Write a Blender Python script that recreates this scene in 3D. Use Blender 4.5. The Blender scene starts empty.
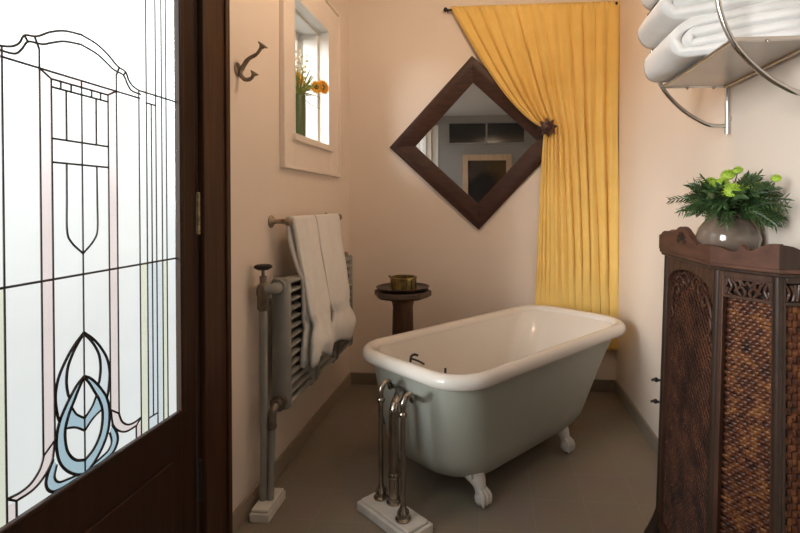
import bpy, math, random
from math import sin, cos, pi, radians, sqrt
from mathutils import Vector, Matrix, noise

random.seed(7)
S = bpy.context.scene
COL = S.collection

# ------------------------------------------------------------------ camera
cam_d = bpy.data.cameras.new('camera')
cam_d.sensor_width = 36.0
cam_d.lens = 22.5
cam_d.shift_x = -(447.4 - 400) / 800
cam_d.shift_y = (210.55 - 266.5) / 800
cam_d.clip_start = 0.02
cam = bpy.data.objects.new('camera', cam_d)
COL.objects.link(cam)
cam.location = (0, 0, 1.267)
cam.rotation_euler = (radians(90 - 0.75), 0, radians(4.87))
S.camera = cam

# ------------------------------------------------------------------ view + world
S.view_settings.view_transform = 'Standard'
S.view_settings.look = 'None'
S.view_settings.gamma = 1.0
S.view_settings.use_curve_mapping = False
S.view_settings.exposure = 0.0
S.cycles.use_denoising = True
S.cycles.max_bounces = 10
S.cycles.diffuse_bounces = 6
S.cycles.transparent_max_bounces = 16
S.cycles.sample_clamp_indirect = 4.0

W = bpy.data.worlds.new('overcast_sky')
S.world = W
W.use_nodes = True
nt = W.node_tree
for n in list(nt.nodes):
    nt.nodes.remove(n)
out = nt.nodes.new('ShaderNodeOutputWorld')
bg = nt.nodes.new('ShaderNodeBackground')
tc = nt.nodes.new('ShaderNodeTexCoord')
sx = nt.nodes.new('ShaderNodeSeparateXYZ')
mr = nt.nodes.new('ShaderNodeMapRange')
cr = nt.nodes.new('ShaderNodeValToRGB')
nt.links.new(tc.outputs['Generated'], sx.inputs[0])
nt.links.new(sx.outputs['Z'], mr.inputs['Value'])
mr.inputs['From Min'].default_value = -1
mr.inputs['From Max'].default_value = 1
nt.links.new(mr.outputs[0], cr.inputs[0])
el = cr.color_ramp.elements
el[0].position = 0.25; el[0].color = (0.27, 0.275, 0.27, 1)
el[1].position = 1.0; el[1].color = (1.25, 1.28, 1.3, 1)
for ps, c in ((0.40, (0.293, 0.295, 0.29, 1)), (0.5, (0.36, 0.365, 0.36, 1)), (0.58, (0.55, 0.565, 0.565, 1)), (0.68, (0.78, 0.80, 0.80, 1))):
    e = el.new(ps); e.color = c
nt.links.new(cr.outputs[0], bg.inputs[0])
bg.inputs[1].default_value = 3.25
nt.links.new(bg.outputs[0], out.inputs[0])


def area(name, loc, rot, sx_, sy_, power, color, portal=False):
    d = bpy.data.lights.new(name, 'AREA')
    d.shape = 'RECTANGLE'; d.size = sx_; d.size_y = sy_
    d.energy = power; d.color = color
    if portal:
        d.cycles.is_portal = True
    o = bpy.data.objects.new(name, d)
    COL.objects.link(o)
    o.location = loc; o.rotation_euler = rot
    return o


# daylight at the openings in the left wall (all shine towards +X)
RX90 = (0, radians(-90), 0)
area('daylight_portal_door', (-1.05, 1.15, 1.33), RX90, 1.46, 0.76, 0, (1, 1, 1), True)
area('daylight_portal_alcove', (-1.24, 2.72, 1.95), RX90, 0.72, 0.52, 0, (1, 1, 1), True)
area('daylight_portal_side', (-1.14, -0.655, 1.74), RX90, 1.58, 1.55, 0, (1, 1, 1), True)
# hazy sun from outside the left wall, soft and low
sun_d = bpy.data.lights.new('hazy_sun', 'SUN')
sun_d.energy = 5.6; sun_d.angle = radians(28); sun_d.color = (1.0, 0.985, 0.965)
sun = bpy.data.objects.new('hazy_sun', sun_d)
COL.objects.link(sun)
sun.rotation_euler = Vector((1.0, 1.15, -0.25)).to_track_quat('-Z', 'Y').to_euler()

# ------------------------------------------------------------------ materials


def new_mat(name):
    m = bpy.data.materials.new(name)
    m.use_nodes = True
    t = m.node_tree
    return m, t, t.nodes['Principled BSDF']


def mat(name, col, rough=0.5, metal=0.0, spec=0.5, noise_scale=0, noise_amt=0.0, bump=0.0, bump_scale=200,
        col2=None, stretch=(1, 1, 1), coat=0.0, sheen=0.0, detail=4, coord='Object'):
    m, t, b = new_mat(name)
    b.inputs['Base Color'].default_value = (*col, 1)
    b.inputs['Roughness'].default_value = rough
    b.inputs['Metallic'].default_value = metal
    b.inputs['Specular IOR Level'].default_value = spec
    b.inputs['Coat Weight'].default_value = coat
    b.inputs['Coat Roughness'].default_value = 0.12
    b.inputs['Sheen Weight'].default_value = sheen
    tcn = t.nodes.new('ShaderNodeTexCoord')
    mp = t.nodes.new('ShaderNodeMapping')
    mp.inputs['Scale'].default_value = stretch
    t.links.new(tcn.outputs[coord], mp.inputs[0])
    if noise_scale:
        nz = t.nodes.new('ShaderNodeTexNoise')
        nz.inputs['Scale'].default_value = noise_scale
        nz.inputs['Detail'].default_value = detail
        t.links.new(mp.outputs[0], nz.inputs['Vector'])
        mx = t.nodes.new('ShaderNodeMix'); mx.data_type = 'RGBA'
        c2 = col2 if col2 else tuple(c * (1 - noise_amt) for c in col)
        mx.inputs['A'].default_value = (*col, 1)
        mx.inputs['B'].default_value = (*c2, 1)
        mrn = t.nodes.new('ShaderNodeMapRange')
        mrn.inputs['From Min'].default_value = 0.35
        mrn.inputs['From Max'].default_value = 0.65
        t.links.new(nz.outputs['Fac'], mrn.inputs['Value'])
        t.links.new(mrn.outputs[0], mx.inputs['Factor'])
        t.links.new(mx.outputs['Result'], b.inputs['Base Color'])
    if bump:
        nb = t.nodes.new('ShaderNodeTexNoise')
        nb.inputs['Scale'].default_value = bump_scale
        nb.inputs['Detail'].default_value = 3
        t.links.new(mp.outputs[0], nb.inputs['Vector'])
        bp = t.nodes.new('ShaderNodeBump')
        bp.inputs['Strength'].default_value = bump
        bp.inputs['Distance'].default_value = 0.004
        t.links.new(nb.outputs['Fac'], bp.inputs['Height'])
        t.links.new(bp.outputs[0], b.inputs['Normal'])
    return m


M = {}
M['wall'] = mat('wall_paint', (0.80, 0.70, 0.615), 0.62, noise_scale=1.6, noise_amt=0.04, bump=0.05, bump_scale=90)
M['wall_far_dim'] = mat('wall_paint_dimmed', (0.24, 0.23, 0.22), 0.7, noise_scale=2, noise_amt=0.05)  # dimness of the room's far end put into the wall colour
M['ceiling'] = mat('ceiling_paint', (0.62, 0.58, 0.54), 0.7, noise_scale=2, noise_amt=0.03)
M['trim'] = mat('trim_paint', (0.83, 0.74, 0.66), 0.4, noise_scale=5, noise_amt=0.03)
M['white_trim'] = mat('white_gloss_paint', (0.74, 0.73, 0.70), 0.4, noise_scale=5, noise_amt=0.03)
M['door_wood'] = mat('dark_door_wood', (0.034, 0.014, 0.0065), 0.5, spec=0.22, noise_scale=6, col2=(0.022, 0.009, 0.005), stretch=(8, 8, 0.5), bump=0.08, bump_scale=30)
M['casing_wood'] = mat('casing_wood', (0.060, 0.025, 0.011), 0.48, spec=0.25, noise_scale=6, col2=(0.034, 0.014, 0.007), stretch=(8, 8, 0.5), bump=0.08, bump_scale=30)
M['mirror_wood'] = mat('mirror_frame_wood', (0.050, 0.019, 0.010), 0.46, spec=0.3, noise_scale=9, col2=(0.028, 0.010, 0.006), stretch=(1, 6, 6), bump=0.05, bump_scale=40)
M['light_wood'] = mat('light_wood', (0.50, 0.34, 0.22), 0.45, noise_scale=6, noise_amt=0.2, stretch=(8, 8, 0.6))
M['cab_wood'] = mat('cabinet_wood', (0.072, 0.032, 0.019), 0.5, spec=0.28, noise_scale=10, col2=(0.042, 0.019, 0.012), stretch=(5, 5, 0.7), bump=0.15, bump_scale=60, coat=0.1)
M['cab_red'] = mat('cabinet_red_wood', (0.105, 0.047, 0.031), 0.5, spec=0.3, noise_scale=8, col2=(0.066, 0.030, 0.020), stretch=(4, 1, 4), bump=0.1, bump_scale=50)
M['cab_dark'] = mat('cabinet_recess_shade', (0.022, 0.010, 0.006), 0.6, noise_scale=30, noise_amt=0.4)  # shade behind the openwork put into the colour
M['cab_post_and_shade'] = mat('cabinet_post_and_side_shade', (0.040, 0.021, 0.013), 0.46, spec=0.3, noise_scale=10, col2=(0.022, 0.012, 0.008), stretch=(5, 5, 0.7), bump=0.1, bump_scale=60, coat=0.15)  # dark wood of the posts; also painted shade on the short sides
M['lattice'] = mat('lattice_cane', (0.080, 0.030, 0.016), 0.55, spec=0.2, noise_scale=14, col2=(0.024, 0.009, 0.006))
M['stool_wood'] = mat('stool_wood', (0.13, 0.062, 0.03), 0.5, noise_scale=8, col2=(0.075, 0.035, 0.018), stretch=(5, 5, 0.7), bump=0.15, bump_scale=50)
M['stool_top'] = mat('stool_top_wood', (0.075, 0.042, 0.026), 0.45, noise_scale=9, noise_amt=0.35)
M['tray'] = mat('tray_wood', (0.048, 0.026, 0.016), 0.4, noise_scale=12, noise_amt=0.4)
M['brass'] = mat('aged_brass', (0.34, 0.25, 0.09), 0.42, metal=0.85, noise_scale=25, col2=(0.16, 0.12, 0.05), bump=0.2, bump_scale=60)
M['brass_hinge'] = mat('hinge_brass', (0.5, 0.38, 0.2), 0.4, metal=0.9, noise_scale=40, noise_amt=0.5)
M['bronze'] = mat('antique_bronze', (0.27, 0.20, 0.135), 0.36, metal=0.9, noise_scale=25, col2=(0.15, 0.11, 0.075))
M['hook_metal'] = mat('worn_bronze', (0.36, 0.285, 0.21), 0.4, metal=0.55, noise_scale=25, col2=(0.25, 0.19, 0.14))
M['valve'] = mat('valve_bronze', (0.22, 0.185, 0.15), 0.42, metal=0.6, noise_scale=25, col2=(0.14, 0.115, 0.09))
M['nickel'] = mat('aged_nickel', (0.40, 0.345, 0.285), 0.24, metal=1.0, noise_scale=16, col2=(0.27, 0.23, 0.19))
M['chrome'] = mat('chrome', (0.62, 0.60, 0.57), 0.14, metal=1.0, noise_scale=10, noise_amt=0.05)
M['shelf_metal'] = mat('shelf_sheet_metal', (0.50, 0.48, 0.46), 0.32, metal=0.8, noise_scale=10, noise_amt=0.08)
M['enamel'] = mat('white_enamel', (0.76, 0.72, 0.67), 0.13, spec=0.5, noise_scale=3, noise_amt=0.02, coat=0.3)
M['sage'] = mat('sage_enamel', (0.385, 0.40, 0.355), 0.42, noise_scale=4, noise_amt=0.06, bump=0.03, bump_scale=20)
M['foot_white'] = mat('foot_paint', (0.74, 0.71, 0.67), 0.35, noise_scale=20, noise_amt=0.08)
M['radiator'] = mat('radiator_paint', (0.285, 0.285, 0.265), 0.42, noise_scale=10, noise_amt=0.12, bump=0.1, bump_scale=60)
M['marble'] = mat('white_marble', (0.86, 0.83, 0.78), 0.3, noise_scale=7, noise_amt=0.12, stretch=(1, 3, 1))
M['towel'] = mat('towel_terry', (0.86, 0.85, 0.835), 0.95, spec=0.1, noise_scale=30, noise_amt=0.03, bump=0.55, bump_scale=420, sheen=0.25)
M['black'] = mat('black_cloth', (0.012, 0.011, 0.011), 0.9, spec=0.2, noise_scale=60, noise_amt=0.3, bump=0.4, bump_scale=300)
M['black_iron'] = mat('black_iron', (0.025, 0.021, 0.018), 0.5, metal=0.5, noise_scale=40, noise_amt=0.3)
M['curtain'] = mat('gold_cotton', (0.83, 0.585, 0.185), 0.82, spec=0.2, noise_scale=5, col2=(0.79, 0.54, 0.16), bump=0.12, bump_scale=500, sheen=0.15)
M['star'] = mat('carved_star_wood', (0.075, 0.027, 0.015), 0.45, noise_scale=50, noise_amt=0.5, bump=0.3, bump_scale=120)
M['mirror'] = mat('mirror_glass', (0.84, 0.84, 0.83), 0.01, metal=1.0, noise_scale=2, noise_amt=0.01)
M['lead'] = mat('lead_came', (0.035, 0.030, 0.028), 0.45, metal=0.4, noise_scale=60, noise_amt=0.3)
M['vase'] = mat('smoke_glaze', (0.155, 0.117, 0.090), 0.12, noise_scale=6, noise_amt=0.2, coat=0.4)
M['leaf'] = mat('foliage_green', (0.048, 0.105, 0.028), 0.5, noise_scale=30, col2=(0.022, 0.055, 0.016))
M['stem'] = mat('stem_green', (0.075, 0.095, 0.03), 0.6, noise_scale=30, noise_amt=0.3)
M['mum'] = mat('button_flower_green', (0.36, 0.50, 0.05), 0.6, noise_scale=90, col2=(0.22, 0.36, 0.03))
M['vase_leaf'] = mat('leaf_wrapped_glass', (0.085, 0.135, 0.045), 0.25, noise_scale=30, col2=(0.05, 0.09, 0.03), stretch=(3, 3, 0.3), coat=0.5)
M['petal_orange'] = mat('orange_petals', (0.92, 0.60, 0.10), 0.55, noise_scale=50, col2=(0.88, 0.38, 0.04))
M['petal_yellow'] = mat('yellow_petals', (0.92, 0.66, 0.20), 0.55, noise_scale=60, col2=(0.90, 0.50, 0.08))
M['flower_eye'] = mat('flower_centre', (0.16, 0.10, 0.02), 0.8, noise_scale=120, col2=(0.3, 0.22, 0.04))
M['sprig'] = mat('cream_blossom', (0.80, 0.74, 0.55), 0.7, noise_scale=60, noise_amt=0.15)
M['grass'] = mat('fresh_grass', (0.26, 0.32, 0.07), 0.5, noise_scale=30, noise_amt=0.3)
M['dark_glass'] = mat('dark_glass', (0.02, 0.02, 0.02), 0.08, noise_scale=2, noise_amt=0.1)


def glass_mat(name, col, gloss=0.05):
    m, t, b = new_mat(name)
    o = t.nodes['Material Output']
    t.nodes.remove(b)
    tr = t.nodes.new('ShaderNodeBsdfTransparent')
    nz = t.nodes.new('ShaderNodeTexNoise'); nz.inputs['Scale'].default_value = 9; nz.inputs['Detail'].default_value = 3
    tcn = t.nodes.new('ShaderNodeTexCoord')
    t.links.new(tcn.outputs['Object'], nz.inputs['Vector'])
    mx = t.nodes.new('ShaderNodeMix'); mx.data_type = 'RGBA'
    mx.inputs['A'].default_value = (*col, 1)
    mx.inputs['B'].default_value = (*(c * 0.95 for c in col), 1)
    t.links.new(nz.outputs['Fac'], mx.inputs['Factor'])
    t.links.new(mx.outputs['Result'], tr.inputs['Color'])
    gl = t.nodes.new('ShaderNodeBsdfGlossy'); gl.inputs['Roughness'].default_value = 0.15
    ms = t.nodes.new('ShaderNodeMixShader'); ms.inputs[0].default_value = gloss
    t.links.new(tr.outputs[0], ms.inputs[1]); t.links.new(gl.outputs[0], ms.inputs[2])
    t.links.new(ms.outputs[0], o.inputs['Surface'])
    return m


M['pane'] = glass_mat('frosted_pane', (0.97, 0.985, 0.985))
M['pane_pink'] = glass_mat('pink_pane', (0.97, 0.84, 0.83), 0.02)
M['pane_blue'] = glass_mat('blue_pane', (0.50, 0.66, 0.76), 0.02)
M['pane_pale'] = glass_mat('pale_blue_pane', (0.86, 0.91, 0.96), 0.02)
M['pane_yellow'] = glass_mat('yellow_pane', (0.95, 0.95, 0.80), 0.02)


def lamp_mat():
    m, t, b = new_mat('opal_lamp_glass')
    b.inputs['Base Color'].default_value = (0.9, 0.85, 0.78, 1)
    b.inputs['Emission Color'].default_value = (1.0, 0.73, 0.50, 1)
    b.inputs['Emission Strength'].default_value = 106.0
    return m


M['lamp'] = lamp_mat()


def tile_mat():
    m, t, b = new_mat('floor_tile')
    tcn = t.nodes.new('ShaderNodeTexCoord')
    mp = t.nodes.new('ShaderNodeMapping')
    mp.inputs['Location'].default_value = (0.04, 0.045, 0)
    t.links.new(tcn.outputs['Object'], mp.inputs[0])
    br = t.nodes.new('ShaderNodeTexBrick')
    br.offset = 0.0; br.squash = 1.0
    br.inputs['Scale'].default_value = 1.0
    br.inputs['Brick Width'].default_value = 0.22
    br.inputs['Row Height'].default_value = 0.22
    br.inputs['Mortar Size'].default_value = 0.0018
    br.inputs['Mortar Smooth'].default_value = 0.3
    br.inputs['Color1'].default_value = (0.29, 0.25, 0.205, 1)
    br.inputs['Color2'].default_value = (0.298, 0.256, 0.21, 1)
    br.inputs['Mortar'].default_value = (0.345, 0.305, 0.255, 1)
    t.links.new(mp.outputs[0], br.inputs['Vector'])
    nz = t.nodes.new('ShaderNodeTexNoise'); nz.inputs['Scale'].default_value = 5
    t.links.new(tcn.outputs['Object'], nz.inputs['Vector'])
    mx = t.nodes.new('ShaderNodeMix'); mx.data_type = 'RGBA'; mx.blend_type = 'MULTIPLY'
    mx.inputs['Factor'].default_value = 0.25
    t.links.new(br.outputs['Color'], mx.inputs['A']); t.links.new(nz.outputs['Color'], mx.inputs['B'])
    t.links.new(mx.outputs['Result'], b.inputs['Base Color'])
    b.inputs['Roughness'].default_value = 0.42
    b.inputs['Specular IOR Level'].default_value = 0.35
    return m


M['tile'] = tile_mat()
M['skirting'] = mat('skirting_tile', (0.34, 0.28, 0.22), 0.45, noise_scale=6, noise_amt=0.08)


def wicker_mat():
    m, t, b = new_mat('glossy_wicker')
    tcn = t.nodes.new('ShaderNodeTexCoord')
    nz = t.nodes.new('ShaderNodeTexNoise'); nz.inputs['Scale'].default_value = 38; nz.inputs['Detail'].default_value = 3
    t.links.new(tcn.outputs['Object'], nz.inputs['Vector'])
    cr_ = t.nodes.new('ShaderNodeValToRGB')
    e = cr_.color_ramp.elements
    e[0].position = 0.3; e[0].color = (0.018, 0.005, 0.0025, 1)
    e[1].position = 0.72; e[1].color = (0.20, 0.075, 0.019, 1)
    e2 = e.new(0.52); e2.color = (0.085, 0.024, 0.008, 1)
    t.links.new(nz.outputs['Fac'], cr_.inputs[0])
    t.links.new(cr_.outputs[0], b.inputs['Base Color'])
    b.inputs['Roughness'].default_value = 0.42
    b.inputs['Specular IOR Level'].default_value = 0.35
    return m


M['wicker'] = wicker_mat()

# ------------------------------------------------------------------ mesh helpers


class MB:
    def __init__(s):
        s.v = []; s.f = []

    def add(s, vs, fs):
        o = len(s.v)
        s.v += [tuple(v) for v in vs]
        s.f += [tuple(i + o for i in f) for f in fs]
        return s

    def box(s, x0, y0, z0, x1, y1, z1):
        vs = [(x, y, z) for x in (x0, x1) for y in (y0, y1) for z in (z0, z1)]
        return s.add(vs, [(0, 1, 3, 2), (4, 6, 7, 5), (0, 4, 5, 1), (2, 3, 7, 6), (0, 2, 6, 4), (1, 5, 7, 3)])

    def obox(s, c, ax, ay, az, hx, hy, hz):
        c = Vector(c)
        vs = [c + ax * (i * hx) + ay * (j * hy) + az * (k * hz) for i in (-1, 1) for j in (-1, 1) for k in (-1, 1)]
        return s.add(vs, [(0, 1, 3, 2), (4, 6, 7, 5), (0, 4, 5, 1), (2, 3, 7, 6), (0, 2, 6, 4), (1, 5, 7, 3)])

    def tube(s, pts, r, n=12, caps=True, closed=False, flat=None):
        pts = [Vector(p) for p in pts]
        m = len(pts)
        rs = r if isinstance(r, (list, tuple)) else [r] * m
        T = []
        for i in range(m):
            a = pts[(i - 1) % m] if (closed or i > 0) else pts[i]
            b = pts[(i + 1) % m] if (closed or i < m - 1) else pts[i]
            d = (b - a)
            T.append(d.normalized() if d.length > 1e-9 else Vector((0, 0, 1)))
        up = Vector((0, 0, 1)) if abs(T[0].z) < 0.9 else Vector((1, 0, 0))
        nrm = (up - T[0] * up.dot(T[0])).normalized()
        vs = []
        for i in range(m):
            if i:
                nrm = nrm - T[i] * nrm.dot(T[i])
                nrm = nrm.normalized() if nrm.length > 1e-6 else T[i].orthogonal().normalized()
            bn = T[i].cross(nrm)
            for k in range(n):
                a = 2 * pi * k / n
                off = nrm * (cos(a) * rs[i]) + bn * (sin(a) * rs[i])
                if flat:
                    fa, fk = flat
                    off = off - fa * (off.dot(fa) * (1 - fk))
                vs.append(pts[i] + off)
        fs = []
        for i in range(m if closed else m - 1):
            j = (i + 1) % m
            for k in range(n):
                l = (k + 1) % n
                fs.append((i * n + k, i * n + l, j * n + l, j * n + k))
        if caps and not closed:
            fs.append(tuple(range(n - 1, -1, -1)))
            fs.append(tuple((m - 1) * n + k for k in range(n)))
        return s.add(vs, fs)

    def lathe(s, prof, c=(0, 0, 0), n=28, axis=None, caps=True):
        c = Vector(c)
        az = Vector(axis).normalized() if axis else Vector((0, 0, 1))
        ax = az.orthogonal().normalized(); ay = az.cross(ax)
        vs = []
        for (r, z) in prof:
            for k in range(n):
                a = 2 * pi * k / n
                vs.append(c + az * z + ax * (r * cos(a)) + ay * (r * sin(a)))
        fs = []
        for i in range(len(prof) - 1):
            for k in range(n):
                l = (k + 1) % n
                fs.append((i * n + k, i * n + l, (i + 1) * n + l, (i + 1) * n + k))
        if caps:
            fs.append(tuple(range(n - 1, -1, -1)))
            fs.append(tuple((len(prof) - 1) * n + k for k in range(n)))
        return s.add(vs, fs)

    def prism(s, poly, o, u, v, depth):
        """polygon in the (u, v) frame at o, extruded by the vector depth"""
        o, u, v, depth = Vector(o), Vector(u), Vector(v), Vector(depth)
        n = len(poly)
        vs = [o + u * a + v * b for a, b in poly] + [o + u * a + v * b + depth for a, b in poly]
        fs = [tuple(range(n)), tuple(range(2 * n - 1, n - 1, -1))]
        for i in range(n):
            j = (i + 1) % n
            fs.append((i, i + n, j + n, j))
        return s.add(vs, fs)

    def grid(s, fn, nu, nv, wrap_u=False, wrap_v=False):
        vs = [fn(i / (nu if wrap_u else nu - 1), j / (nv if wrap_v else nv - 1)) for i in range(nu) for j in range(nv)]
        fs = []
        for i in range(nu if wrap_u else nu - 1):
            for j in range(nv if wrap_v else nv - 1):
                a, b = i, (i + 1) % nu
                c, d = j, (j + 1) % nv
                fs.append((a * nv + c, b * nv + c, b * nv + d, a * nv + d))
        return s.add(vs, fs)

    def ball(s, c, r, n=14, m=9, sc=(1, 1, 1)):
        c = Vector(c)
        vs = [c + Vector((0, 0, -r * sc[2]))]
        for i in range(1, m):
            t = pi * i / m
            for k in range(n):
                a = 2 * pi * k / n
                vs.append(c + Vector((r * sin(t) * cos(a) * sc[0], r * sin(t) * sin(a) * sc[1], -r * cos(t) * sc[2])))
        vs.append(c + Vector((0, 0, r * sc[2])))
        fs = []
        for k in range(n):
            fs.append((0, 1 + (k + 1) % n, 1 + k))
            fs.append((len(vs) - 1, 1 + (m - 2) * n + k, 1 + (m - 2) * n + (k + 1) % n))
        for i in range(m - 2):
            for k in range(n):
                l = (k + 1) % n
                fs.append((1 + i * n + k, 1 + i * n + l, 1 + (i + 1) * n + l, 1 + (i + 1) * n + k))
        return s.add(vs, fs)


BASE = {}


def thing(name, label, cat, loc=(0, 0, 0), group=None, kind=None):
    o = bpy.data.objects.new(name, None)
    o.empty_display_size = 0.05
    COL.objects.link(o)
    o.location = loc
    BASE[o.name] = Vector(loc)
    if label: o['label'] = label
    if cat: o['category'] = cat
    if group: o['group'] = group
    if kind: o['kind'] = kind
    return o


def obj(name, mb, material, parent=None, label=None, smooth=35, bevel=0, solid=0, sub=0, origin=None):
    """world-space mesh builder -> ONE object (part of parent when given)"""
    if parent is not None:
        base = BASE[parent.name]
    else:
        base = Vector(origin) if origin is not None else Vector((0, 0, 0))
    me = bpy.data.meshes.new(name)
    me.from_pydata([tuple(Vector(v) - base) for v in mb.v], [], mb.f)
    me.validate()
    import bmesh
    b = bmesh.new(); b.from_mesh(me)
    bmesh.ops.recalc_face_normals(b, faces=b.faces)
    b.to_mesh(me); b.free()
    me.materials.append(material)
    if smooth:
        me.shade_smooth()
        if smooth < 180:
            me.set_sharp_from_angle(angle=radians(smooth))
    o = bpy.data.objects.new(name, me)
    COL.objects.link(o)
    if parent is not None:
        o.parent = parent
    else:
        o.location = base
    BASE[o.name] = base
    if solid:
        md = o.modifiers.new('thickness', 'SOLIDIFY'); md.thickness = solid; md.offset = 0
    if bevel:
        md = o.modifiers.new('soft_edge', 'BEVEL'); md.width = bevel; md.segments = 2; md.limit_method = 'ANGLE'; md.angle_limit = radians(40)
    if sub:
        md = o.modifiers.new('subd', 'SUBSURF'); md.levels = sub; md.render_levels = sub
    if label: o['label'] = label
    return o


def tag(o, label=None, cat=None, group=None, kind=None):
    if label: o['label'] = label
    if cat: o['category'] = cat
    if group: o['group'] = group
    if kind: o['kind'] = kind
    return o


def struct(o):
    o['kind'] = 'structure'
    return o


def V(*a): return Vector(a)


def smooth_path(pts, n=6):
    """Catmull-Rom through the points"""
    P = [Vector(p) for p in pts]
    P = [P[0] * 2 - P[1]] + P + [P[-1] * 2 - P[-2]]
    r = []
    for i in range(1, len(P) - 2):
        for k in range(n):
            t = k / n
            a, b, c, d = P[i - 1], P[i], P[i + 1], P[i + 2]
            r.append(0.5 * ((2 * b) + (c - a) * t + (2 * a - 5 * b + 4 * c - d) * t * t + (3 * b - a - 3 * c + d) * t ** 3))
    r.append(P[-2])
    return r


# ------------------------------------------------------------------ room shell
LX, RX, BY, FY, CZ = -0.985, 0.85, 3.44, -1.6, 2.76
TW = 0.23                                    # wall thickness
AW = (2.425, 2.968, 1.605, 2.315)            # alcove window opening: y0 y1 z0 z1
DO = (0.68, 1.625, 0.0, 2.17)                # door opening
SW = (-1.48, 0.17, 0.90, 2.58)              # side window behind the camera

struct(obj('floor', MB().box(LX - TW, FY - 0.1, -0.1, RX + 0.1, BY + 0.1, 0), M['tile'], smooth=0))
struct(obj('ceiling', MB().box(LX - TW, FY - 0.1, CZ, RX + 0.1, BY + 0.1, CZ + 0.1), M['ceiling'], smooth=0))
w = MB()
ys = [FY - 0.1, SW[0], SW[1], 0.2, DO[0], DO[1], 2.2, AW[0], AW[1], BY + 0.1]
for a, b, hole in ((0, 1, None), (1, 2, SW), (2, 3, None), (3, 4, None), (4, 5, DO), (5, 6, None), (6, 7, None), (7, 8, AW), (8, 9, None)):
    tw_ = 0.03 if a in (3, 4, 5) else TW      # thin leaf of wall around the door
    if hole:
        if hole[2] > 0:
            w.box(LX - tw_, ys[a], 0, LX, ys[b], hole[2])
        w.box(LX - tw_, ys[a], hole[3], LX, ys[b], CZ)
    else:
        w.box(LX - tw_, ys[a], 0, LX, ys[b], CZ)
struct(obj('wall_left', w, M['wall'], smooth=0))
struct(obj('wall_right', MB().box(RX, FY - 0.1, 0, RX + 0.1, BY + 0.1, CZ), M['wall'], smooth=0))
struct(obj('wall_back', MB().box(LX, BY, 0, RX, BY + 0.1, CZ), M['wall'], smooth=0))
# wall behind the camera, seen in the mirror: doorway with a light wood door frame and a dark transom over it
DX0, DX1 = -0.46, 0.36
w = MB()
w.box(LX, FY - 0.1, 0, DX0, FY, 2.10); w.box(DX1, FY - 0.1, 0, RX, FY, 2.10)
w.box(LX, FY - 0.1, 2.10, RX, FY, 2.27); w.box(LX, FY - 0.1, 2.66, RX, FY, CZ)
w.box(LX, FY - 0.1, 2.27, -0.72, FY, 2.66); w.box(0.60, FY - 0.1, 2.27, RX, FY, 2.66)
struct(obj('wall_front', w, M['wall_far_dim'], smooth=0))
bl = MB(); bl.box(LX, 1.78, 0, LX + 0.012, BY, 0.082)
struct(obj('baseboard_left', bl, M['skirting'], bevel=0.002, smooth=0))
struct(obj('baseboard_back', MB().box(LX + 0.012, BY - 0.012, 0, RX - 0.012, BY, 0.082), M['tile'], bevel=0.002, smooth=0))
struct(obj('baseboard_right', MB().box(RX - 0.012, FY, 0, RX, BY, 0.082), M['tile'], bevel=0.002, smooth=0))

# ---- rear door seen only in the mirror
d2 = thing('door_2', None, None, (-0.05, FY, 0), kind='structure')
m = MB()
m.box(DX0, FY - 0.06, 0, DX0 + 0.09, FY + 0.02, 2.10); m.box(DX1 - 0.09, FY - 0.06, 0, DX1, FY + 0.02, 2.10)
m.box(DX0 + 0.09, FY - 0.06, 2.0, DX1 - 0.09, FY + 0.02, 2.10)
obj('door_frame', m, M['light_wood'], d2, bevel=0.004)
obj('door_leaf', MB().box(DX0 + 0.09, FY - 0.07, 0.0, DX1 - 0.09, FY - 0.03, 2.0), M['dark_glass'], d2)
t1 = thing('window_3', None, None, (-0.06, FY, 2.27), kind='structure')
m = MB(); m.box(-0.72, FY - 0.05, 2.27, 0.60, FY + 0.015, 2.30); m.box(-0.72, FY - 0.05, 2.63, 0.60, FY + 0.015, 2.66)
m.box(-0.72, FY - 0.05, 2.30, -0.69, FY + 0.015, 2.63); m.box(0.57, FY - 0.05, 2.30, 0.60, FY + 0.015, 2.63)
m.box(-0.075, FY - 0.04, 2.30, -0.045, FY + 0.005, 2.63)
obj('window_frame', m, M['wall_far_dim'], t1, bevel=0.003)  # frame shares the dimmed wall colour
obj('pane', MB().box(-0.69, FY - 0.045, 2.30, 0.57, FY - 0.035, 2.63), M['dark_glass'], t1)
m = MB(); m.box(LX + 0.004, FY, 0, LX + 0.11, FY + 0.02, 2.6)
struct(obj('trim_2', m, M['white_trim'], bevel=0.004))

# ---- side window behind the camera (in the mirror)
w2 = thing('window_2', None, None, (LX - 0.1, -0.655, SW[2]), kind='structure')
m = MB()
for (a, b, c, d) in ((SW[0], SW[1], SW[2], SW[2] + 0.05), (SW[0], SW[1], SW[3] - 0.05, SW[3]), (SW[0], SW[0] + 0.05, SW[2] + 0.05, SW[3] - 0.05),
                     (SW[1] - 0.05, SW[1], SW[2] + 0.05, SW[3] - 0.05), (-0.67, -0.64, SW[2] + 0.05, SW[3] - 0.05)):
    m.box(LX - 0.14, a, c, LX - 0.08, b, d)
obj('window_frame', m, M['white_trim'], w2, bevel=0.003)
obj('pane', MB().box(LX - 0.115, SW[0] + 0.05, SW[2] + 0.05, LX - 0.11, SW[1] - 0.05, SW[3] - 0.05), M['pane'], w2)

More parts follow.
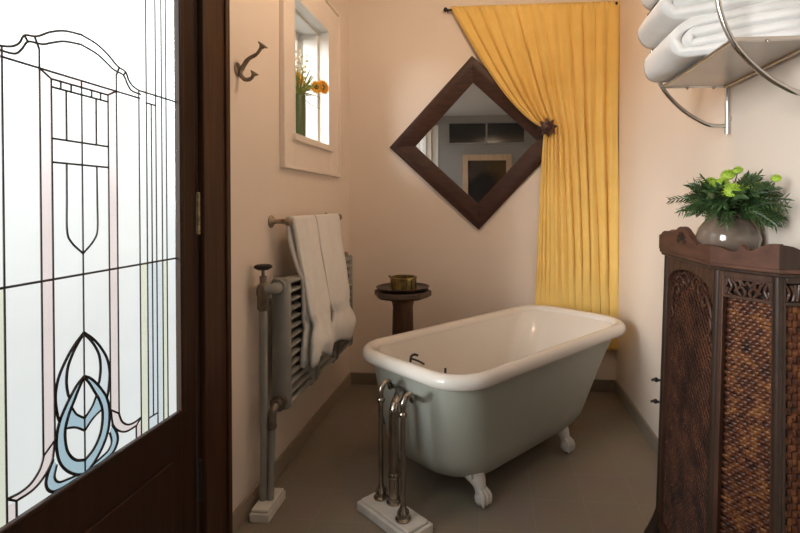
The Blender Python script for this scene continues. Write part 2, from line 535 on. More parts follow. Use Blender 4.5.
# ---- alcove window in the left wall
w1 = thing('window_1', None, None, (LX, 2.72, AW[2]), kind='structure')
m = MB()          # broad flat casing with an outer bead
y0, y1, z0, z1 = AW
fy0, fy1, fz0, fz1 = 2.295, 3.145, 1.458, 2.465
cx0, cx1 = LX, LX + 0.014
m.box(cx0, fy0, fz0, cx1, y0, fz1); m.box(cx0, y1, fz0, cx1, fy1, fz1)
m.box(cx0, y0, fz0, cx1, y1, z0); m.box(cx0, y0, z1, cx1, y1, fz1)
obj('window_casing', m, M['trim'], w1, bevel=0.002)
m = MB()
m.box(cx0, fy0 - 0.02, fz0 - 0.02, cx1 + 0.012, fy0, fz1 + 0.02); m.box(cx0, fy1, fz0 - 0.02, cx1 + 0.012, fy1 + 0.02, fz1 + 0.02)
m.box(cx0, fy0, fz0 - 0.02, cx1 + 0.012, fy1, fz0); m.box(cx0, fy0, fz1, cx1 + 0.012, fy1, fz1 + 0.02)
obj('bead', m, M['trim'], w1, bevel=0.004)
m = MB()          # jamb lining with stops
for k, (xa, xb, t) in enumerate(((LX - 0.14, LX + 0.016, 0.012), (LX - 0.14, LX - 0.05, 0.028), (LX - 0.225, LX - 0.14, 0.02))):
    m.box(xa, y0, z0, xb, y0 + t, z1); m.box(xa, y1 - t, z0, xb, y1, z1)
    m.box(xa, y0 + t, z1 - t, xb, y1 - t, z1)
obj('jamb', m, M['white_trim'], w1, bevel=0.002)
m = MB()
m.box(LX - 0.20, y0 + 0.02, z0 + 0.0, LX - 0.165, y1 - 0.02, z0 + 0.045); m.box(LX - 0.20, y0 + 0.02, z1 - 0.065, LX - 0.165, y1 - 0.02, z1 - 0.02)
m.box(LX - 0.20, y0 + 0.02, z0 + 0.045, LX - 0.165, y0 + 0.06, z1 - 0.065); m.box(LX - 0.20, y1 - 0.06, z0 + 0.045, LX - 0.165, y1 - 0.02, z1 - 0.065)
obj('sash', m, M['white_trim'], w1, bevel=0.003)
obj('pane', MB().box(LX - 0.185, y0 + 0.06, z0 + 0.045, LX - 0.18, y1 - 0.06, z1 - 0.065), M['pane'], w1)
m = MB(); m.box(LX - 0.165, y0, z0 - 0.0, LX + 0.016, y1, z0 + 0.012)
m.box(LX + 0.014, y0 - 0.03, z0 - 0.022, LX + 0.034, y1 + 0.03, z0 + 0.012)
obj('window_sill', m, M['trim'], w1, bevel=0.003)

# ------------------------------------------------------------------ stained glass door
YC, GZ0, GZ1, GH = 1.150, 0.597, 2.045, 0.369
GX = -1.0                                    # glass plane
d1 = thing('door_1', None, None, (GX, 1.15, 0), kind='structure')
SY0, SY1 = 0.695, 1.594
fx0, fx1 = -1.012, -0.982
m = MB(); m.box(fx0 + 0.007, YC + GH, 0.005, fx1, SY1, 2.145)
obj('stile', m, M['door_wood'], d1, bevel=0.003)
m = MB(); m.box(fx0 + 0.007, SY0, 0.005, fx1, YC - GH, 2.145)
obj('stile', m, M['door_wood'], d1, bevel=0.003)
m = MB(); m.box(fx0 + 0.007, YC - GH, 0.005, fx1, YC + GH, GZ0)
obj('bottom_rail', m, M['door_wood'], d1, bevel=0.003)
m = MB(); m.box(fx0 + 0.007, YC - GH, GZ1, fx1, YC + GH, 2.145)
obj('top_rail', m, M['door_wood'], d1, bevel=0.003)
m = MB()                                     # moulding around the glass and a raised panel below
for (ya, yb, za, zb) in ((YC - GH, YC + GH, GZ0, GZ0 + 0.012), (YC - GH, YC + GH, GZ1 - 0.012, GZ1)):
    m.box(fx1 - 0.012, ya, za, fx1 + 0.005, yb, zb)
m.box(fx1 - 0.012, YC + GH - 0.010, GZ0, fx1 + 0.005, YC + GH + 0.012, GZ1); m.box(fx1 - 0.012, YC - GH - 0.012, GZ0, fx1 + 0.005, YC - GH + 0.010, GZ1)
obj('moulding', m, M['door_wood'], d1, bevel=0.004)
m = MB(); m.box(fx1, YC - GH + 0.06, 0.14, fx1 + 0.006, YC + GH - 0.06, 0.47)
obj('raised_panel', m, M['door_wood'], d1, bevel=0.005)
obj('glass_panel', MB().box(GX - 0.004, YC - GH, GZ0, GX, YC + GH, GZ1), M['pane'], d1)

lead = MB()


def came(pts, wd=0.0025, th=0.0035):
    """a lead strip following (u, z) points on the glass"""
    P = [V(GX + 0.001, YC + a, b) for a, b in pts]
    lead.tube(P, wd, n=6, flat=(V(1, 0, 0), 0.8))


def sp(pts, n=5):
    return [(p.x, p.y) for p in smooth_path([(a, b, 0) for a, b in pts], n)]


def both(pts, wd=0.0025):
    came(pts, wd); came([(-a, b) for a, b in pts], wd)


TD_O = sp([(0, 0.842), (0.020, 0.829), (0.039, 0.809), (0.055, 0.788), (0.071, 0.762), (0.080, 0.730), (0.080, 0.694), (0.071, 0.661), (0.050, 0.631), (0.022, 0.608), (0, 0.599)])
TD_I = sp([(0, 0.840), (0.017, 0.816), (0.031, 0.792), (0.047, 0.764), (0.057, 0.732), (0.055, 0.695), (0.045, 0.668), (0.026, 0.646), (0, 0.633)])
UT_O = sp([(0, 0.950), (0.028, 0.927), (0.050, 0.902), (0.071, 0.869), (0.081, 0.837), (0.082, 0.807), (0.077, 0.774), (0.072, 0.760)])
UT_I = sp([(0, 0.947), (0.019, 0.927), (0.035, 0.905), (0.048, 0.878), (0.052, 0.845), (0.048, 0.815), (0.043, 0.804)])
LF1 = sp([(0.0385, 0.781), (0.024, 0.757), (0, 0.737)])
LF2 = sp([(0.057, 0.737), (0.027, 0.726), (0, 0.706)])
BS_O = sp([(0.090, 0.681), (0.106, 0.652), (0.109, 0.630), (0.098, 0.611), (0.076, 0.602), (0.008, 0.598)])
BS_I = sp([(0.081, 0.664), (0.087, 0.638), (0.076, 0.620), (0.050, 0.613), (0.024, 0.608)])
SW_O = sp([(0.115, 0.70), (0.118, 0.690), (0.127, 0.672), (0.147, 0.656), (0.172, 0.651), (0.201, 0.654)])
SW_I = sp([(0.086, 0.72), (0.089, 0.696), (0.094, 0.677), (0.111, 0.656), (0.140, 0.640), (0.180, 0.638)])
AR_U = sp([(0.222, 1.5915), (0.202, 1.5915), (0.178, 1.598), (0.162, 1.610), (0.150, 1.630), (0.126, 1.636), (0.111, 1.643), (0.086, 1.659), (0.047, 1.675), (0, 1.682), (-0.0, 1.682)])
AR_L = sp([(0.209, 1.5815), (0.173, 1.584), (0.157, 1.598), (0.142, 1.619), (0.118, 1.623), (0.103, 1.626), (0.082, 1.636), (0.048, 1.650), (0, 1.658)])
for u, za, zb in ((0.085, 0.72, 1.553), (0.115, 0.70, 1.612), (0.201, GZ0, 1.590), (0.232, GZ0, GZ1), (0.253, 0.637, 1.563),
                  (0.273, GZ0, GZ1), (0.300, GZ0, GZ1), (0.321, GZ0, GZ1)):
    both([(u, za), (u, zb)], 0.0023)
came([(0, GZ0), (0, 1.5695)], 0.0022)
came([(-GH, 1.094), (GH, 1.094)], 0.0028)
came([(-0.205, 1.5695), (0.205, 1.5695)])
came([(-0.085, 1.553), (0.085, 1.553)]); came([(-0.085, 1.535), (0.085, 1.535)])
came([(-0.085, 1.4175), (0.085, 1.4175)]); came([(-0.085, 1.363), (0.085, 1.363)])
for P_ in (TD_O, TD_I, UT_O, UT_I, BS_O):
    both(P_, 0.0036)
for P_ in (LF1, LF2, BS_I, SW_O, SW_I):
    both(P_, 0.0029)
both(AR_U); both(AR_L)
both([(0.1155, 0.70), (0.086, 0.722)]); both([(0.201, 0.654), (0.180, 0.638)]); both([(0.180, 0.638), (0.180, GZ0)])
both([(0.150, 1.630), (0.142, 1.619)]); both([(0.126, 1.636), (0.115, 1.612)]); both([(0.115, 1.5695), (0.085, 1.553)])
both([(0.060, 1.553), (0.060, 1.535)]); both([(0.031, 1.553), (0.031, 1.535)]); both([(0.045, 1.535), (0.045, 1.4175)])
both(sp([(0.0455, 1.363), (0.046, 1.28), (0.046, 1.203), (0.033, 1.174), (0, 1.145)]))
both([(0.222, 1.5915), (GH, 1.5925)]); both([(0.232, 1.562), (0.273, 1.562)]); both([(0.232, 0.637), (0.273, 0.637)])
obj('lead_came', lead, M['lead'], d1)


def colour_panes(polys):
    m_ = MB()
    for poly in polys:
        for sgn in (1, -1):
            pl = [(sgn * a, b) for a, b in poly]
            if sgn < 0: pl = pl[::-1]
            m_.add([(GX + 0.0006, YC + a, b) for a, b in pl], [tuple(range(len(pl)))])
    return m_


def strip(A, B):
    """quads between two polylines of any lengths"""
    n = 16

    def samp(Pl, t):
        k = t * (len(Pl) - 1); i = min(int(k), len(Pl) - 2); f = k - i
        return (Pl[i][0] * (1 - f) + Pl[i + 1][0] * f, Pl[i][1] * (1 - f) + Pl[i + 1][1] * f)
    r = []
    for i in range(n):
        r.append([samp(A, i / n), samp(A, (i + 1) / n), samp(B, (i + 1) / n), samp(B, i / n)])
    return r


def rect(a, b, c, d): return [(a, c), (b, c), (b, d), (a, d)]


obj('pink_glass', colour_panes([[(0.085, 0.722), (0.115, 0.70), (0.115, 1.5695), (0.085, 1.553)], rect(0.180, 0.201, GZ0, 0.638),
                                [(0.085, 1.553), (0.115, 1.5695), (0, 1.5695), (0, 1.553)]] + strip(SW_O, SW_I)), M['pane_pink'], d1, 'pale pink glass strips')
obj('blue_glass', colour_panes(strip(TD_O, TD_I) + strip(LF1, LF2) + strip(BS_O, BS_I)), M['pane_blue'], d1, 'soft blue glass crescents')
obj('pale_glass', colour_panes(strip(UT_O, UT_I) + [rect(0.232, 0.300, GZ0, 1.094)]), M['pane_pale'], d1, 'very pale blue glass')
obj('yellow_glass', colour_panes([rect(0.201, 0.232, GZ0, 1.094), rect(0.300, 0.321, GZ0, 1.094)]), M['pane_yellow'], d1, 'pale yellow green glass strips')
for z in (1.235, 0.335):
    hg = MB()
    for k in range(5):
        hg.lathe([(0.0, -0.012), (0.006, -0.0115), (0.006, 0.0115), (0.0, 0.012)], (-0.974, 1.599, z + (k - 2) * 0.025), 12)
    hg.ball((-0.974, 1.599, z + 0.066), 0.006, 10, 7); hg.ball((-0.974, 1.599, z - 0.066), 0.006, 10, 7)
    obj('hinge', hg, M['brass_hinge'] if z > 1 else M['black_iron'], d1)
# casing and jamb
t_ = MB()
t_.box(LX - 0.03, 1.604, 0, LX + 0.004, 1.64, 2.19)
t_.box(LX, 1.610, 0, LX + 0.026, 1.762, 2.31); t_.box(LX, 1.742, 0, LX + 0.034, 1.770, 2.31)
t_.box(LX, 0.55, 0, LX + 0.026, 0.69, 2.31); t_.box(LX, 0.69, 2.165, LX + 0.026, 1.610, 2.31)
t_.box(LX - 0.03, 0.665, 0, LX + 0.004, 0.688, 2.19); t_.box(LX - 0.03, 0.688, 2.15, LX + 0.004, 1.604, 2.19)
struct(obj('trim_1', t_, M['casing_wood'], bevel=0.004))

# ------------------------------------------------------------------ ceiling lamp in the bath alcove
LP = V(0.05, 2.0, CZ)
lm = thing('ceiling_lamp', 'round opal drum ceiling lamp with bronze caps above the bath alcove', 'lamp', tuple(LP))
obj('lamp_base', MB().lathe([(0.0, 0), (0.06, 0), (0.06, -0.012), (0.0, -0.012)], LP, 28), M['bronze'], lm)
obj('stem', MB().tube([LP + V(0, 0, -0.01), LP + V(0, 0, -0.065)], 0.010, n=10), M['bronze'], lm)
obj('lamp_shade', MB().lathe([(0.100, -0.066), (0.100, -0.19), (0.094, -0.19), (0.094, -0.066)], LP, 36, caps=False), M['lamp'], lm, label='glowing opal drum')
obj('top_cap', MB().lathe([(0.0, -0.058), (0.102, -0.060), (0.105, -0.068), (0.0, -0.070)], LP, 36), M['bronze'], lm)
obj('bottom_cap', MB().lathe([(0.0, -0.186), (0.104, -0.186), (0.106, -0.196), (0.0, -0.200)], LP, 36), M['bronze'], lm)  # opaque disc added to keep the lamp's light off the floor

# ------------------------------------------------------------------ clawfoot tub
L, Wd, TR, ZR = 1.494, 0.76, 0.033, 0.565
TC, TH = V(0.09, 2.652, 0), radians(49.3)
TU, TV = V(cos(TH), sin(TH), 0), V(-sin(TH), cos(TH), 0)


def tw(u, v, z): return TC + TU * u + TV * v + V(0, 0, z)


def outline(l, wd, r1, r2, n=12):
    p = []
    for cu, cv, r, a0 in ((l / 2 - r2, wd / 2 - r2, r2, 0), (-l / 2 + r1, wd / 2 - r1, r1, 90), (-l / 2 + r1, -wd / 2 + r1, r1, 180), (l / 2 - r2, -wd / 2 + r2, r2, 270)):
        for k in range(n):
            a = radians(a0 + 90 * k / (n - 1))
            p.append((cu + r * cos(a), cv + r * sin(a)))
    return p


def tub_loops(zt, zb, top, bot, R, rtop, rbot, nl, fe=0.75):
    """stacked plan outlines: insets (far, near, side) go from top to bot, the foot rounded by R"""
    out_ = []
    lev = [k / nl for k in range(nl)] + [1 - (1 - k / 8) * (1 / nl) for k in range(0, 9)]
    lev = sorted(set(lev))
    for t in lev:
        z = zt + (zb - zt) * t
        dz = z - zb
        rr = R * (1 - sqrt(max(0.0, 1 - ((R - dz) / R) ** 2))) if dz < R else 0
        i_f = top[0] + (bot[0] - top[0]) * t ** fe + rr
        i_n = top[1] + (bot[1] - top[1]) * t + rr
        i_v = top[2] + (bot[2] - top[2]) * t + rr
        l = L - i_f - i_n; wd = Wd - 2 * i_v
        r1 = min(rtop[0] + (rbot[0] - rtop[0]) * t, wd / 2 - 1e-3); r2 = min(rtop[1] + (rbot[1] - rtop[1]) * t, wd / 2 - 1e-3)
        sh = (i_n - i_f) / 2
        out_.append([tw(a + sh, b, z) for a, b in outline(l, wd, r1, r2)])
    return out_


def loft(loops, cap=True):
    m_ = MB(); n = len(loops[0])
    vs = [p for lp in loops for p in lp]
    fs = []
    for i in range(len(loops) - 1):
        for k in range(n):
            l = (k + 1) % n
            fs.append((i * n + k, i * n + l, (i + 1) * n + l, (i + 1) * n + k))
    if cap: fs.append(tuple((len(loops) - 1) * n + k for k in range(n)))
    return m_.add(vs, fs)


tub = thing('clawfoot_bathtub', 'sage green clawfoot bathtub with white rolled rim in the alcove', 'bathtub', (TC.x, TC.y, 0))
obj('shell', loft(tub_loops(ZR - 0.012, 0.078, (0.048, 0.046, 0.046), (0.42, 0.10, 0.085), 0.12, (0.15, 0.17), (0.2, 0.2), 14)), M['sage'], tub, smooth=60, label='sage green outside of the tub')
rim_c = [tw(a, b, ZR) for a, b in outline(L - 2 * TR, Wd - 2 * TR, 0.155, 0.19, 14)]
rc = []
for p in rim_c:
    if not rc or (p - rc[-1]).length > 1e-4: rc.append(p)
obj('rim', MB().tube(rc, TR, n=18, closed=True), M['enamel'], tub, smooth=180, label='glossy white rolled rim')
obj('basin', loft(tub_loops(ZR + 0.004, 0.135, (0.0645, 0.0645, 0.0645), (0.40, 0.14, 0.13), 0.13, (0.15, 0.17), (0.16, 0.16), 14)), M['enamel'], tub, smooth=60, label='white enamel inside')


def claw(u, v):
    sg = 1 if v > 0 else -1
    m_ = MB()
    vv = abs(v)
    P = [(u, vv - 0.045, 0.135), (u, vv - 0.030, 0.118), (u, vv - 0.012, 0.095), (u, vv - 0.002, 0.068), (u, vv + 0.001, 0.045), (u, vv + 0.004, 0.030)]
    m_.tube([tw(a, b * sg, c) for a, b, c in smooth_path(P, 3)], [0.052 - 0.052 * min(1, (i / 8)) * 0.5 if i < 8 else 0.026 - 0.004 * min(1, (i - 8) / 4) for i in range(16)], n=14)
    c0 = tw(u, (vv + 0.006) * sg, 0.031)
    m_.ball(c0, 0.031, 16, 10, (1, 1, 1.0))
    for k in (-1, 0, 1):
        m_.tube(smooth_path([tw(u + k * 0.014, (vv + 0.004) * sg, 0.075), tw(u + k * 0.019, (vv + 0.026) * sg, 0.058), tw(u + k * 0.022, (vv + 0.036) * sg, 0.033), tw(u + k * 0.020, (vv + 0.033) * sg, 0.010)], 4),
                [0.009] * 4 + [0.010] * 4 + [0.008] * 4 + [0.004], n=8)
    # mounting flange hugging the tub
    m_.obox(tw(u, (vv - 0.032) * sg, 0.128), TU, TV, V(0, 0, 1), 0.046, 0.022, 0.010)
    return m_


for (u, v) in ((-0.505, -0.265), (-0.505, 0.265), (0.145, -0.265), (0.145, 0.265)):
    obj('foot', claw(u, v), M['foot_white'], tub, label='white claw and ball foot', bevel=0.0)
m = MB()                                     # little bath tap inside the near end
m.tube(smooth_path([tw(-0.672, -0.005, 0.55), tw(-0.668, -0.005, 0.600), tw(-0.655, -0.012, 0.612), tw(-0.640, -0.020, 0.606)], 4), 0.0055, n=10)
m.tube(smooth_path([tw(-0.668, -0.005, 0.596), tw(-0.664, -0.05, 0.594), tw(-0.662, -0.085, 0.588)], 4), 0.0042, n=8)
obj('tap', m, M['black_iron'], tub, label='small dark metal tap')
m = MB(); m.tube([tw(-0.664, -0.215, 0.57), tw(-0.663, -0.215, 0.602)], 0.005, n=8)
obj('chain_stay', m, M['black_iron'], tub)
m = MB()
m.lathe([(0.0, 0.0), (0.03, 0.001), (0.032, 0.006), (0.0, 0.008)], tw(-0.668, -0.09, 0.42), 18, axis=TU)
obj('overflow', m, M['nickel'], tub, label='round metal overflow')
m = MB(); m.lathe([(0.0, 0), (0.028, 0), (0.028, 0.004), (0.0, 0.005)], tw(-0.48, 0, 0.137), 18)
obj('drain', m, M['nickel'], tub)

# ------------------------------------------------------------------ tub plumbing on its marble block
pu0, pu1, pv0, pv1 = -0.900, -0.770, -0.258, 0.068
pl = thing('pipe_plinth', 'white marble block under the tub pipes', 'stone block', tuple(tw(-0.84, -0.09, 0)))
m = MB(); m.obox(tw((pu0 + pu1) / 2, (pv0 + pv1) / 2, 0.018), TU, TV, V(0, 0, 1), (pu1 - pu0) / 2, (pv1 - pv0) / 2, 0.018)
obj('base_slab', m, M['marble'], pl, bevel=0.004)
m = MB(); m.obox(tw((pu0 + pu1) / 2, (pv0 + pv1) / 2, 0.042), TU, TV, V(0, 0, 1), (pu1 - pu0) / 2 - 0.012, (pv1 - pv0) / 2 - 0.012, 0.006)
obj('top_slab', m, M['marble'], pl, bevel=0.004)


def supply(u, v, label, vv):
    b0 = tw(u, v, 0.048)
    t_ = thing('supply_pipe', label, 'pipe', tuple(b0), group='tub supply pipes')
    obj('pipe', MB().tube([b0 + V(0, 0, 0.02), b0 + V(0, 0, 0.20), b0 + V(0, 0, 0.425)], 0.0105, n=14), M['nickel'], t_)
    obj('flange', MB().lathe([(0.0, 0), (0.030, 0), (0.031, 0.006), (0.022, 0.012), (0.020, 0.022), (0.024, 0.026), (0.022, 0.034), (0.014, 0.045), (0.011, 0.06), (0.0, 0.06)], b0, 24), M['nickel'], t_)
    obj('collar', MB().lathe([(0.0, 0.395), (0.013, 0.395), (0.017, 0.402), (0.017, 0.412), (0.013, 0.418), (0.0, 0.418)], b0, 18), M['nickel'], t_)
    dn_ = V(-0.10, 0.995, 0)
    e = [b0 + V(0, 0, 0.415), b0 + V(0, 0, 0.445), b0 + V(0, 0, 0.468) + TU * 0.012, b0 + V(0, 0, 0.474) + TU * 0.030 + dn_ * 0.01, b0 + V(0, 0, 0.455) + TU * 0.040 + dn_ * 0.04, b0 + V(0, 0, 0.42) + TU * 0.040 + dn_ * 0.08, b0 + V(0, 0, 0.40) + TU * 0.035 + dn_ * 0.20]
    obj('gooseneck', MB().tube(smooth_path(e, 5), 0.0115, n=14), M['nickel'], t_, smooth=180)


supply(-0.823, 0.004, 'slim nickel supply pipe nearer the radiator', 0)
supply(-0.850, -0.173, 'slim nickel supply pipe nearer the door, standing in front', 0)
b0 = tw(-0.806, -0.061, 0.048)
dp = thing('drain_pipe', 'thicker nickel waste pipe between the two slim pipes', 'pipe', tuple(b0))
obj('pipe', MB().tube([b0 + V(0, 0, 0.0), b0 + V(0, 0, 0.2), b0 + V(0, 0, 0.36)], 0.021, n=18), M['nickel'], dp)
obj('flange', MB().lathe([(0.0, 0), (0.030, 0), (0.031, 0.005), (0.024, 0.010), (0.024, 0.022), (0.0, 0.022)], b0, 24), M['nickel'], dp)
obj('coupling', MB().lathe([(0.0, 0.105), (0.023, 0.105), (0.026, 0.110), (0.026, 0.120), (0.023, 0.125), (0.0, 0.125)], b0, 22), M['nickel'], dp)
obj('bracket_screw', MB().tube([b0 + V(0, 0, 0.13) - TV * 0.026, b0 + V(0, 0, 0.13) - TV * 0.044], 0.006, n=8), M['nickel'], dp)
dn_ = V(-0.10, 0.995, 0)
e = [b0 + V(0, 0, 0.355), b0 + V(0, 0, 0.385) + TU * 0.003, b0 + V(0, 0, 0.408) + TU * 0.012 + dn_ * 0.015, b0 + V(0, 0, 0.41) + TU * 0.020 + dn_ * 0.06, b0 + V(0, 0, 0.40) + TU * 0.020 + dn_ * 0.155]
obj('elbow', MB().tube(smooth_path(e, 5), 0.021, n=18), M['nickel'], dp, smooth=180)

# ------------------------------------------------------------------ pedestal stand, tray and brass pot behind the tub
sxy = V(-0.515, 2.93, 0)
st = thing('pedestal_stand', 'brown wooden pedestal stand behind the left end of the tub', 'plant stand', tuple(sxy))
m = MB()
m.lathe([(0.0, 0.715), (0.150, 0.715), (0.172, 0.728), (0.172, 0.752), (0.165, 0.757), (0.0, 0.757)], sxy, 8)
obj('top', m, M['stool_top'], st, smooth=20, bevel=0.003)
obj('column', MB().lathe([(0.0, 0.05), (0.075, 0.05), (0.070, 0.12), (0.066, 0.40), (0.060, 0.66), (0.068, 0.695), (0.095, 0.715), (0.0, 0.715)], sxy, 24), M['stool_wood'], st)
m = MB()
m.lathe([(0.0, 0.04), (0.09, 0.04), (0.085, 0.075), (0.0, 0.078)], sxy, 20)
obj('base', m, M['stool_wood'], st)
for a in (232, 352, 112):
    dr = V(cos(radians(a)), sin(radians(a)), 0)
    m = MB(); m.tube(smooth_path([sxy + dr * 0.05 + V(0, 0, 0.062), sxy + dr * 0.10 + V(0, 0, 0.058), sxy + dr * 0.145 + V(0, 0, 0.036), sxy + dr * 0.165 + V(0, 0, 0.017)], 4), [0.026] * 5 + [0.023] * 4 + [0.020] * 3 + [0.017], n=10)
    obj('leg', m, M['tray'], st)
ty = thing('round_tray', 'dark round tray lying on the pedestal stand', 'tray', (sxy.x, sxy.y, 0.757))
obj('dish', MB().lathe([(0.0, 0.0), (0.118, 0.0), (0.150, 0.010), (0.158, 0.022), (0.153, 0.023), (0.143, 0.014), (0.11, 0.008), (0.0, 0.008)], (sxy.x, sxy.y, 0.757), 36), M['tray'], ty)
px_ = V(sxy.x + 0.005, sxy.y - 0.01, 0.765)
po = thing('brass_pot', 'small brass pot standing on the dark tray', 'pot', tuple(px_))
m = MB()
m.lathe([(0.0, 0), (0.072, 0), (0.075, 0.004), (0.076, 0.060), (0.080, 0.063), (0.080, 0.072), (0.075, 0.074), (0.070, 0.071), (0.069, 0.02), (0.0, 0.018)], px_, 10)
obj('bowl', m, M['brass'], po, smooth=20)
for k in range(10):
    m = MB()
    a = 2 * pi * k / 10
    ax_ = V(0, 0, 1).orthogonal().normalized()
    d_ = V(cos(a), sin(a), 0)
    m.obox(px_ + d_ * 0.0755 + V(0, 0, 0.034), d_, d_.cross(V(0, 0, 1)), V(0, 0, 1), 0.0025, 0.004, 0.026)
    obj('rib', m, M['brass'], po)
m = MB(); m.ball(px_ + V(-0.082, -0.005, 0.074), 0.007, 10, 7)
obj('knob', m, M['brass'], po)

# ------------------------------------------------------------------ radiator on the left wall
RX0, RX1 = LX + 0.055, LX + 0.138
RZ0, RZ1 = 0.392, 0.952
ra = thing('wall_radiator', 'grey painted cast iron wall radiator with horizontal slats under the towels', 'radiator', (LX, 2.5, RZ0))
RY = [2.035, 2.375, 2.715, 3.055]
for k in range(3):
    ya, yb = RY[k] + 0.004, RY[k + 1] - 0.004
    m = MB(); xc = (RX0 + RX1) / 2; hw = (RX1 - RX0) / 2
    for y_ in (ya + 0.026, yb - 0.022):
        hd = 0.026 if y_ < ya + 0.03 else 0.022
        m.tube([V(xc, y_, RZ0), V(xc, y_, RZ0 + 0.012), V(xc, y_, RZ1 - 0.012), V(xc, y_, RZ1)], [hw * 0.8, hw, hw, hw * 0.8], n=16, flat=(V(0, 1, 0), hd / hw))
    ns = 14
    for j in range(ns):
        z = RZ0 + 0.022 + (RZ1 - RZ0 - 0.044) * j / (ns - 1)
        m.tube([V(xc, ya + 0.02, z), V(xc, yb - 0.02, z)], hw, n=12, flat=(V(0, 0, 1), 0.26))
    obj('section', m, M['radiator'], ra)
m = MB()
ec = V((RX0 + RX1) / 2, RY[0], RZ1 - 0.035)
m.tube([ec + V(0, 0.01, 0), ec + V(0, -0.012, 0), ec + V(0, -0.014, 0), ec + V(0, -0.03, 0)], [0.034, 0.034, 0.024, 0.022], n=18)
e = [ec + V(0, -0.025, 0), ec + V(-0.005, -0.045, 0), ec + V(-0.03, -0.055, -0.002), ec + V(-0.05, -0.055, -0.005)]
m.tube(smooth_path(e, 4), 0.022, n=14)
obj('union', m, M['radiator'], ra)
vx = V(LX + 0.056, RY[0] - 0.055, -0.012)
m = MB()
m.lathe([(0.0, 0.84), (0.018, 0.84), (0.024, 0.85), (0.024, 0.90), (0.027, 0.905), (0.027, 0.93), (0.020, 0.945), (0.013, 0.955), (0.014, 0.97), (0.014, 0.982), (0.007, 0.985), (0.006, 1.012), (0.0, 1.012)], vx, 20)
va = obj('valve', m, M['valve'], ra, label='bronze shut-off valve')
m = MB(); m.lathe([(0.0, 1.008), (0.020, 1.008), (0.036, 1.016), (0.037, 1.024), (0.028, 1.030), (0.0, 1.028)], vx, 22)
obj('handwheel', m, M['black_iron'], va, label='black round handwheel')
obj('supply_pipe', MB().tube(smooth_path([vx + V(0, 0, 0.845), vx + V(0, 0, 0.6), vx + V(0, 0, 0.42), vx + V(0.004, -0.004, 0.34), vx + V(0.004, -0.005, 0.25), vx + V(0.0, -0.005, 0.12), vx + V(0.0, -0.005, 0.05)], 6), 0.0165, n=14), M['radiator'], ra)
rc_ = V((RX0 + RX1) / 2, RY[0], RZ0 + 0.035)
m = MB()
m.tube([rc_ + V(0, 0.01, 0), rc_ + V(0, -0.012, 0), rc_ + V(0, -0.013, 0), rc_ + V(0, -0.035, 0)], [0.034, 0.034, 0.024, 0.022], n=18)
m.tube(smooth_path([rc_ + V(0, -0.03, 0), rc_ + V(-0.002, -0.05, -0.012), rc_ + V(-0.004, -0.055, -0.04), rc_ + V(-0.004, -0.055, -0.07)], 4), 0.016, n=12)
m.ball(rc_ + V(-0.004, -0.055, -0.075), 0.019, 12, 8)
obj('return_valve', m, M['valve'], ra, label='bronze return valve')
obj('return_pipe', MB().tube([rc_ + V(-0.004, -0.055, -0.07), rc_ + V(-0.008, -0.055, -0.2), V(rc_.x - 0.012, RY[0] - 0.058, 0.05)], 0.0135, n=12), M['radiator'], ra)
# far knob at the top of the last section, and hangers to the wall
m = MB(); m.lathe([(0.0, 0), (0.014, 0), (0.016, 0.01), (0.010, 0.018), (0.0, 0.02)], V((RX0 + RX1) / 2, RY[3] - 0.03, RZ1), 14)
obj('air_vent', m, M['bronze'], ra)
for y_ in (2.12, 2.97):
    m = MB(); m.box(LX, y_ - 0.012, RZ1 - 0.12, RX0 + 0.02, y_ + 0.012, RZ1 - 0.10)
    obj('hanger', m, M['radiator'], ra)
rp = thing('pipe_block', 'white block on the floor under the radiator pipes', 'stone block', (LX + 0.09, 1.985, 0))
m = MB(); m.box(LX + 0.032, 1.897, 0, LX + 0.112, 2.070, 0.036)
obj('base_slab', m, M['marble'], rp, bevel=0.004)
m = MB(); m.box(LX + 0.036, 1.903, 0.036, LX + 0.107, 2.063, 0.050)
obj('top_slab', m, M['marble'], rp, bevel=0.005)

# ------------------------------------------------------------------ towel bar and hanging towels
BXX, BZ = LX + 0.083, 1.188
tb = thing('towel_bar', 'bronze towel bar on the wall above the radiator', 'towel rail', (LX, 2.55, BZ))
for y_ in (2.175, 2.93):
    m = MB()
    m.lathe([(0.0, 0), (0.027, 0), (0.029, 0.005), (0.024, 0.011), (0.013, 0.016), (0.010, 0.03), (0.010, 0.055), (0.014, 0.060), (0.0, 0.06)], (LX, y_, BZ), 22, axis=(1, 0, 0))
    m.ball((BXX, y_, BZ), 0.0195, 16, 10)
    obj('post', m, M['hook_metal'], tb, smooth=60)
obj('rod', MB().tube([V(BXX, 2.175, BZ), V(BXX, 2.55, BZ), V(BXX, 2.93, BZ)], 0.009, n=14), M['hook_metal'], tb)


